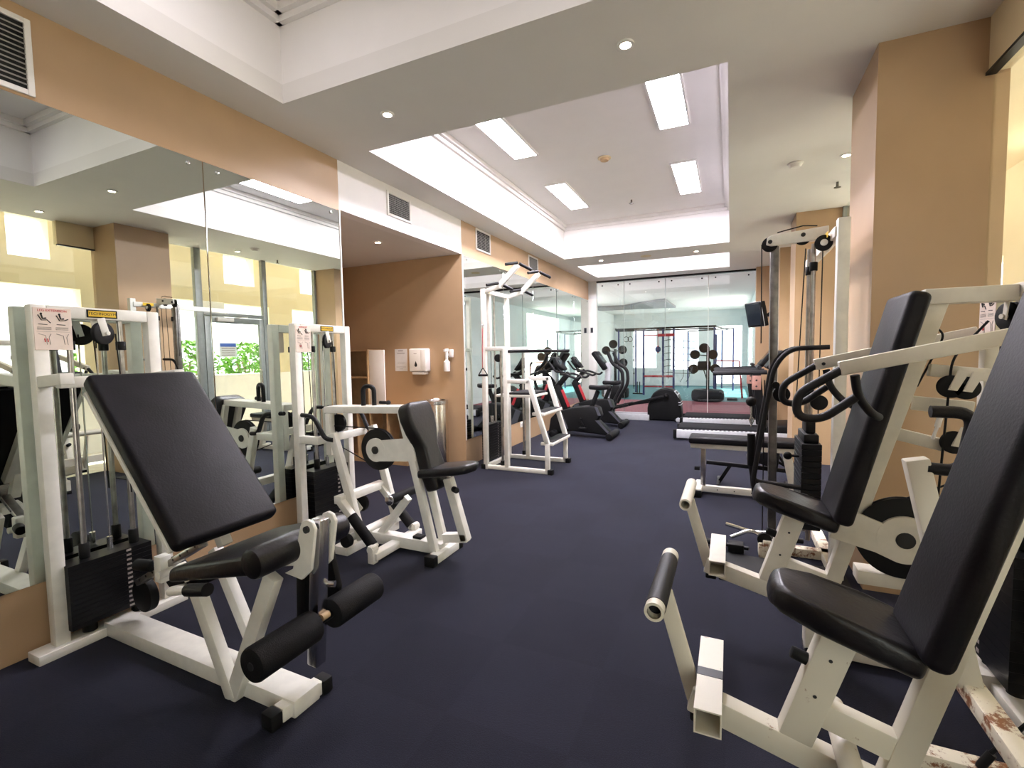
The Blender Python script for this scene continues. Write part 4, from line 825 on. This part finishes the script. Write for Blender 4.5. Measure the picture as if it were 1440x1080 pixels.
copy_tree(t.o, (-.03, 9.75, 0), 'grey treadmill behind the first one, beside the glass partition')
t = T('television', 'small dark television tilted on a bracket left of the far tan pillar', 'television', (.40, 9.15, 1.8))
n = V((-.80, -.56, -.20)).normalized(); x = V((.56, -.80, 0)).normalized(); z = x.cross(n)*-1
z = n.cross(x) if n.cross(x).z > 0 else -n.cross(x)
mx = Matrix((x, n, z)).transposed().to_4x4(); mx.translation = V((.36, 9.15, 2.01))
hs = t.add('housing', B((-.20, -.10, -.21), (.20, .0, .21), .015, 3, mx).box((-.12, -.17, -.14), (.12, -.10, .14), .02, 2, mx), BLACKP)
t.add('screen', B((-.18, .0, -.18), (.18, .004, .19), .002, 1, mx), SCREEN, hs); t.add('edge_trim', B((-.203, -.02, -.213), (.203, -.012, .213), .002, 1, mx), SILVER, hs)
t.add('bracket', bar((.46, 9.2, 2.0), (.725, 9.22, 2.0), .05, .05).box((.70, 9.12, 1.86), (.72, 9.32, 2.14), .004).bar((.55, 9.2, 2.0), (.70, 9.2, 2.12), .03, .03), BLACK)
# ================================================================== PLAY ROOM THINGS
def dummy(x, y, discs, blk, px, label):
    t = T('boxing_target', label, 'boxing target', (px, y, 0), 'boxing target trees')
    t.add('tyre_base', MB().lathe([(.16, .02), (.36, .0), (.42, .04), (.435, .16), (.42, .28), (.36, .33), (.16, .33), (.14, .29)], (px, y, 0), n=40), RUBBER)
    t.add('pole', cyl((px, y, .25), (px, y, 1.52), .045, 18), BLACK)
    if blk: t.add('body_pad', cyl((px-.27, y-.03, 1.0), (px+.08, y-.03, 1.0), .13, 26, .03), VINYL); t.add('stay', bar((px-.12, y, .92), (px-.02, y, .60), .03, .03), BLACK)
    for dx, z in discs:
        p = t.add('target_pad', cyl((dx, y-.10, z), (dx, y-.03, z), .135, 30, .02), VINYL); t.add('arm', bar((px, y, z-.04), (dx, y-.03, z), .03, .03), BLACK, p)
dummy(-.67, 14.5, [(-.67, 1.50), (-.91, 1.32), (-.442, 1.315), (-.945, .916), (-.374, .915)], True, -.57, 'black boxing target tree on a tyre base, right of the flywheel cover')
dummy(-3.3, 15.0, [(-3.346, 1.68), (-3.573, 1.485), (-3.056, 1.496), (-3.035, 1.094)], False, -3.30, 'black boxing target tree behind the exercise bikes, seen through the glass')
t = T('climbing_frame', 'navy climbing frame with red rungs and netting in the play room', 'climbing frame', (-2, 17, 0))
yA = 16.1; A, Bx, Cx = -2.60, -1.985, -1.655
for x in (A, Bx, Cx): t.add('post', cyl((x, yA, 0), (x, yA, 2.18), .035, 12), NAVY)
for x, y in ((-3.05, 17.2), (-1.50, 19.8), (-3.4, 16.0), (-.45, 16.05), (-.28, 19.6), (.1, 18.5)): t.add('post', cyl((x, y, 0), (x, y, 2.2), .028, 12), NAVY)
t.add('top_bar', bar((-3.5, yA-.1, 2.18), (-.40, yA-.1, 2.18), .06, .06).bar((-3.9, 18.0, 2.22), (-.45, 18.0, 2.2), .05, .05).bar((-3.5, yA-.1, 2.2), (-3.9, 18, 2.22), .05, .05).bar((-.42, yA-.1, 2.18), (-.10, 19.6, 2.2), .05, .05).bar((-1.5, 19.8, 2.2), (.1, 18.5, 2.2), .04, .04), BLACK)
for z, x0 in ((.62, A), (.28, A)): t.add('rung', cyl((x0, yA, z), (Cx, yA, z), .035 if z > .5 else .022, 12), RED)
t.add('rung', cyl((-2.15, yA, 1.955), (Cx+.02, yA, 1.955), .05, 12), RED); t.add('rung', cyl((A, yA, 1.965), (-2.15, yA, 1.955), .018, 10), RED)
m = MB()
for i in range(6):
    z = .72+.21*i; m.tube([(Bx, yA, z), ((Bx+Cx)/2, yA, z+.03), (Cx, yA, z+.03)], .011, 6); m.tube([(Cx, yA, z), (-1.35, yA+.3, z-.02), (-1.05, yA+.5, z-.04)], .009, 6)
for x in ((Bx+Cx)/2,): m.tube([(x, yA, 1.95), (x, yA, .55)], .012, 6)
for x in (-1.38, -1.2): m.tube([(x, yA+.3, 1.9), (x, yA+.3, .6), (x-.1, yA+.3, .42)], .008, 6)
t.add('net', m, BLACK)
t = T('gym_rings', 'pair of black gymnastic rings hanging from the climbing frame', 'gym rings', (-3.08, 16, 1.6))
for x in (-3.15, -3.02): t.add('strap', bar((x, 16.0, 2.17), (x, 16.0, 1.93), .02, .006), BLACK); t.add('ring', MB().tube([(x+.075*math.cos(a*.3927), 16.0, 1.85+.085*math.sin(a*.3927)) for a in range(16)], .010, 8, closed=True), BLACK)
t = T('knotted_rope', 'thin knotted climbing rope left of the red runged ladder', 'rope', (-2.9, 16, 0))
t.add('rope', cyl((-2.90, 16.0, .2), (-2.90, 16.0, 2.17), .012, 8), BLACK)
m = MB()
for z in (.3, .72, 1.16, 1.6): m.ball((-2.90, 16, z), .03)
t.add('knot', m, BLACK)
t = T('punch_ball', 'red and blue ball hanging from the climbing frame', 'ball', (-2.13, 16, 1.4))
t.add('ball', MB().ball((-2.13, 16, 1.50), .095), NAVY); t.add('cord', cyl((-2.13, 16, 1.58), (-2.13, 16, 2.17), .008, 8).lathe([(.04, 0), (.005, .05)], (-2.13, 16, 1.58)).lathe([(.005, 0), (.04, .05)], (-2.13, 16, 1.37)), RED)
t = T('bar_stand', 'dark red and blue bar stand beside the boxing target by the far window', 'play frame', (0, 15.2, 0))
t.add('rail', bar((-.40, 15.2, 1.13), (.24, 15.2, 1.11), .035, .035), RED); t.add('post', bar((.24, 15.2, 1.12), (.28, 15.2, .6), .04, .04).bar((.28, 15.2, .62), (.33, 15.2, .03), .05, .05), RED); t.add('post', cyl((-.38, 15.2, 0), (-.38, 15.2, 1.9), .025, 12), NAVY)
solo('crash_mat', 'dark flat mat on the teal floor to the right of the boxing target tyre', 'mat', B((-.07, 14.7, .0), (.20, 15.1, .06), .01), RUBBER)
t = T('dip_station', 'low black stand between the posts of the climbing frame', 'stand', (-2.8, 16.4, 0))
t.add('base', B((-3.0, 16.3, .0), (-2.62, 16.5, .04), .008), BLACK)
for x in (-2.86, -2.78): t.add('post', bar((x, 16.4, .03), (x, 16.4, .42), .03, .03, up=(1, 0, 0)), BLACK)
# ================================================================== TERRACE THINGS
def shrub(x, y, z0, z1, rx, ry, n, label, seed, leaf=.07):
    R = random.Random(seed); t = T('hedge_shrub', label, 'shrub', (x, y, z0), 'hedge beyond the terrace')
    m = MB()
    for i in range(n):
        a = R.uniform(0, 6.283); h = R.random(); rr = (.35+.65*R.random()**.5)*math.sqrt(max(.05, 1-(2*h-1)**2*.7))
        p = V((x+rx*rr*math.cos(a), y+ry*rr*math.sin(a), z0+.09+(z1-z0-.09)*h))
        d = V((R.uniform(-1, 1), R.uniform(-1, 1), R.uniform(-.3, 1))).normalized(); sd = d.orthogonal().normalized(); s = leaf*R.uniform(.6, 1.3)
        sd = sd*math.cos(a*5)+d.cross(sd)*math.sin(a*5)
        m.raw([p-d*s, p+sd*s*.42, p+d*s, p-sd*s*.42], [[0, 1, 2, 3]])
    t.add('foliage', m, LEAF)
    m = MB()
    for k in range(4): m.tube([(x+.05*k-.1, y, z0), (x+rx*.4*math.cos(k*1.7), y+ry*.4*math.sin(k*1.7), z0+(z1-z0)*.6)], .018, 6)
    t.add('stem', m, WOODD)
for k, y in enumerate((2.3, 4.7, 6.0, 7.3, 8.6)):
    shrub(3.95, y, .75, (1.55, 1.72, 1.78, 1.75, 2.0)[k], .45, .60, 900, ['bright green shrub beyond the terrace wall at the left picture edge, in the mirror', 'bright green shrub beyond the terrace wall left of the glass door, in the mirror', 'bright green shrub behind the notice on the glass door, in the mirror', 'bright green shrub right of the glass door, in the mirror', 'tall green shrub seen in the mirror behind the row tower'][k], k)
solo('planter_box', 'low planter along the outside of the terrace wall', 'planter', B((3.3, -3, -.5), (4.6, 12, .75)), PAVE)
t = T('air_conditioner', 'white air conditioner hung on the terrace wall, seen in the mirror beside the door', 'air conditioner', (2.8, 6.0, 2.2))
t.add('casing', B((2.72, 5.55, 2.18), (2.97, 6.0, 2.48), .02), WPLAS); t.add('outlet', B((2.715, 5.58, 2.19), (2.725, 5.97, 2.22), .003), GREYP)
for nm, lo, hi, label in (('apartment_tower', (46, 4, -.5), (60, 34, 34), 'white apartment tower with blue window bands, seen through the terrace openings'), ('apartment_tower', (60, 48, -.5), (74, 70, 30), 'distant pale apartment block beyond the far terrace opening'), ('apartment_tower', (-14, 62, -.5), (2, 74, 30), 'pale apartment block outside the play room windows')):
    t = T(nm, label, 'building', ((lo[0]+hi[0])/2, (lo[1]+hi[1])/2, lo[2]), 'apartment blocks outside')
    t.add('facade', B(lo, hi), FACADE)
    m = MB()
    for k in range(9): m.box((lo[0]-1.2, lo[1]+1, 2.6+3.2*k), (lo[0], lo[1]+(hi[1]-lo[1])*.45, 3.6+3.2*k))
    t.add('balcony_band', m, WTRIM); t.add('roof', B((lo[0]-.3, lo[1]-.3, hi[2]), (hi[0]+.3, hi[1]+.3, hi[2]+.8)), WTRIM)
# ================================================================== LIGHT
w = bpy.data.worlds.new('world'); bpy.context.scene.world = w; w.use_nodes = True
bg = w.node_tree.nodes['Background']; bg.inputs[0].default_value = (.93, .96, 1, 1); bg.inputs[1].default_value = 4.0
sd = bpy.data.lights.new('sun', 'SUN'); sd.energy = 20; sd.angle = .02; sd.color = (1, .95, .86)
so = bpy.data.objects.new('sun', sd); C.objects.link(so); so.rotation_euler = V((-.5, .12, -1)).to_track_quat('-Z', 'Y').to_euler()
sc = bpy.context.scene
sc.view_settings.view_transform = 'Standard'; sc.view_settings.look = 'None'; sc.view_settings.gamma = 1; sc.view_settings.use_curve_mapping = False
sc.view_settings.exposure = 0.62
cy = sc.cycles
cy.use_denoising = True; cy.max_bounces = 12; cy.diffuse_bounces = 6; cy.glossy_bounces = 6; cy.transparent_max_bounces = 16; cy.transmission_bounces = 4
cy.sample_clamp_indirect = 5; cy.caustics_reflective = True; cy.caustics_refractive = False; cy.blur_glossy = 1.0
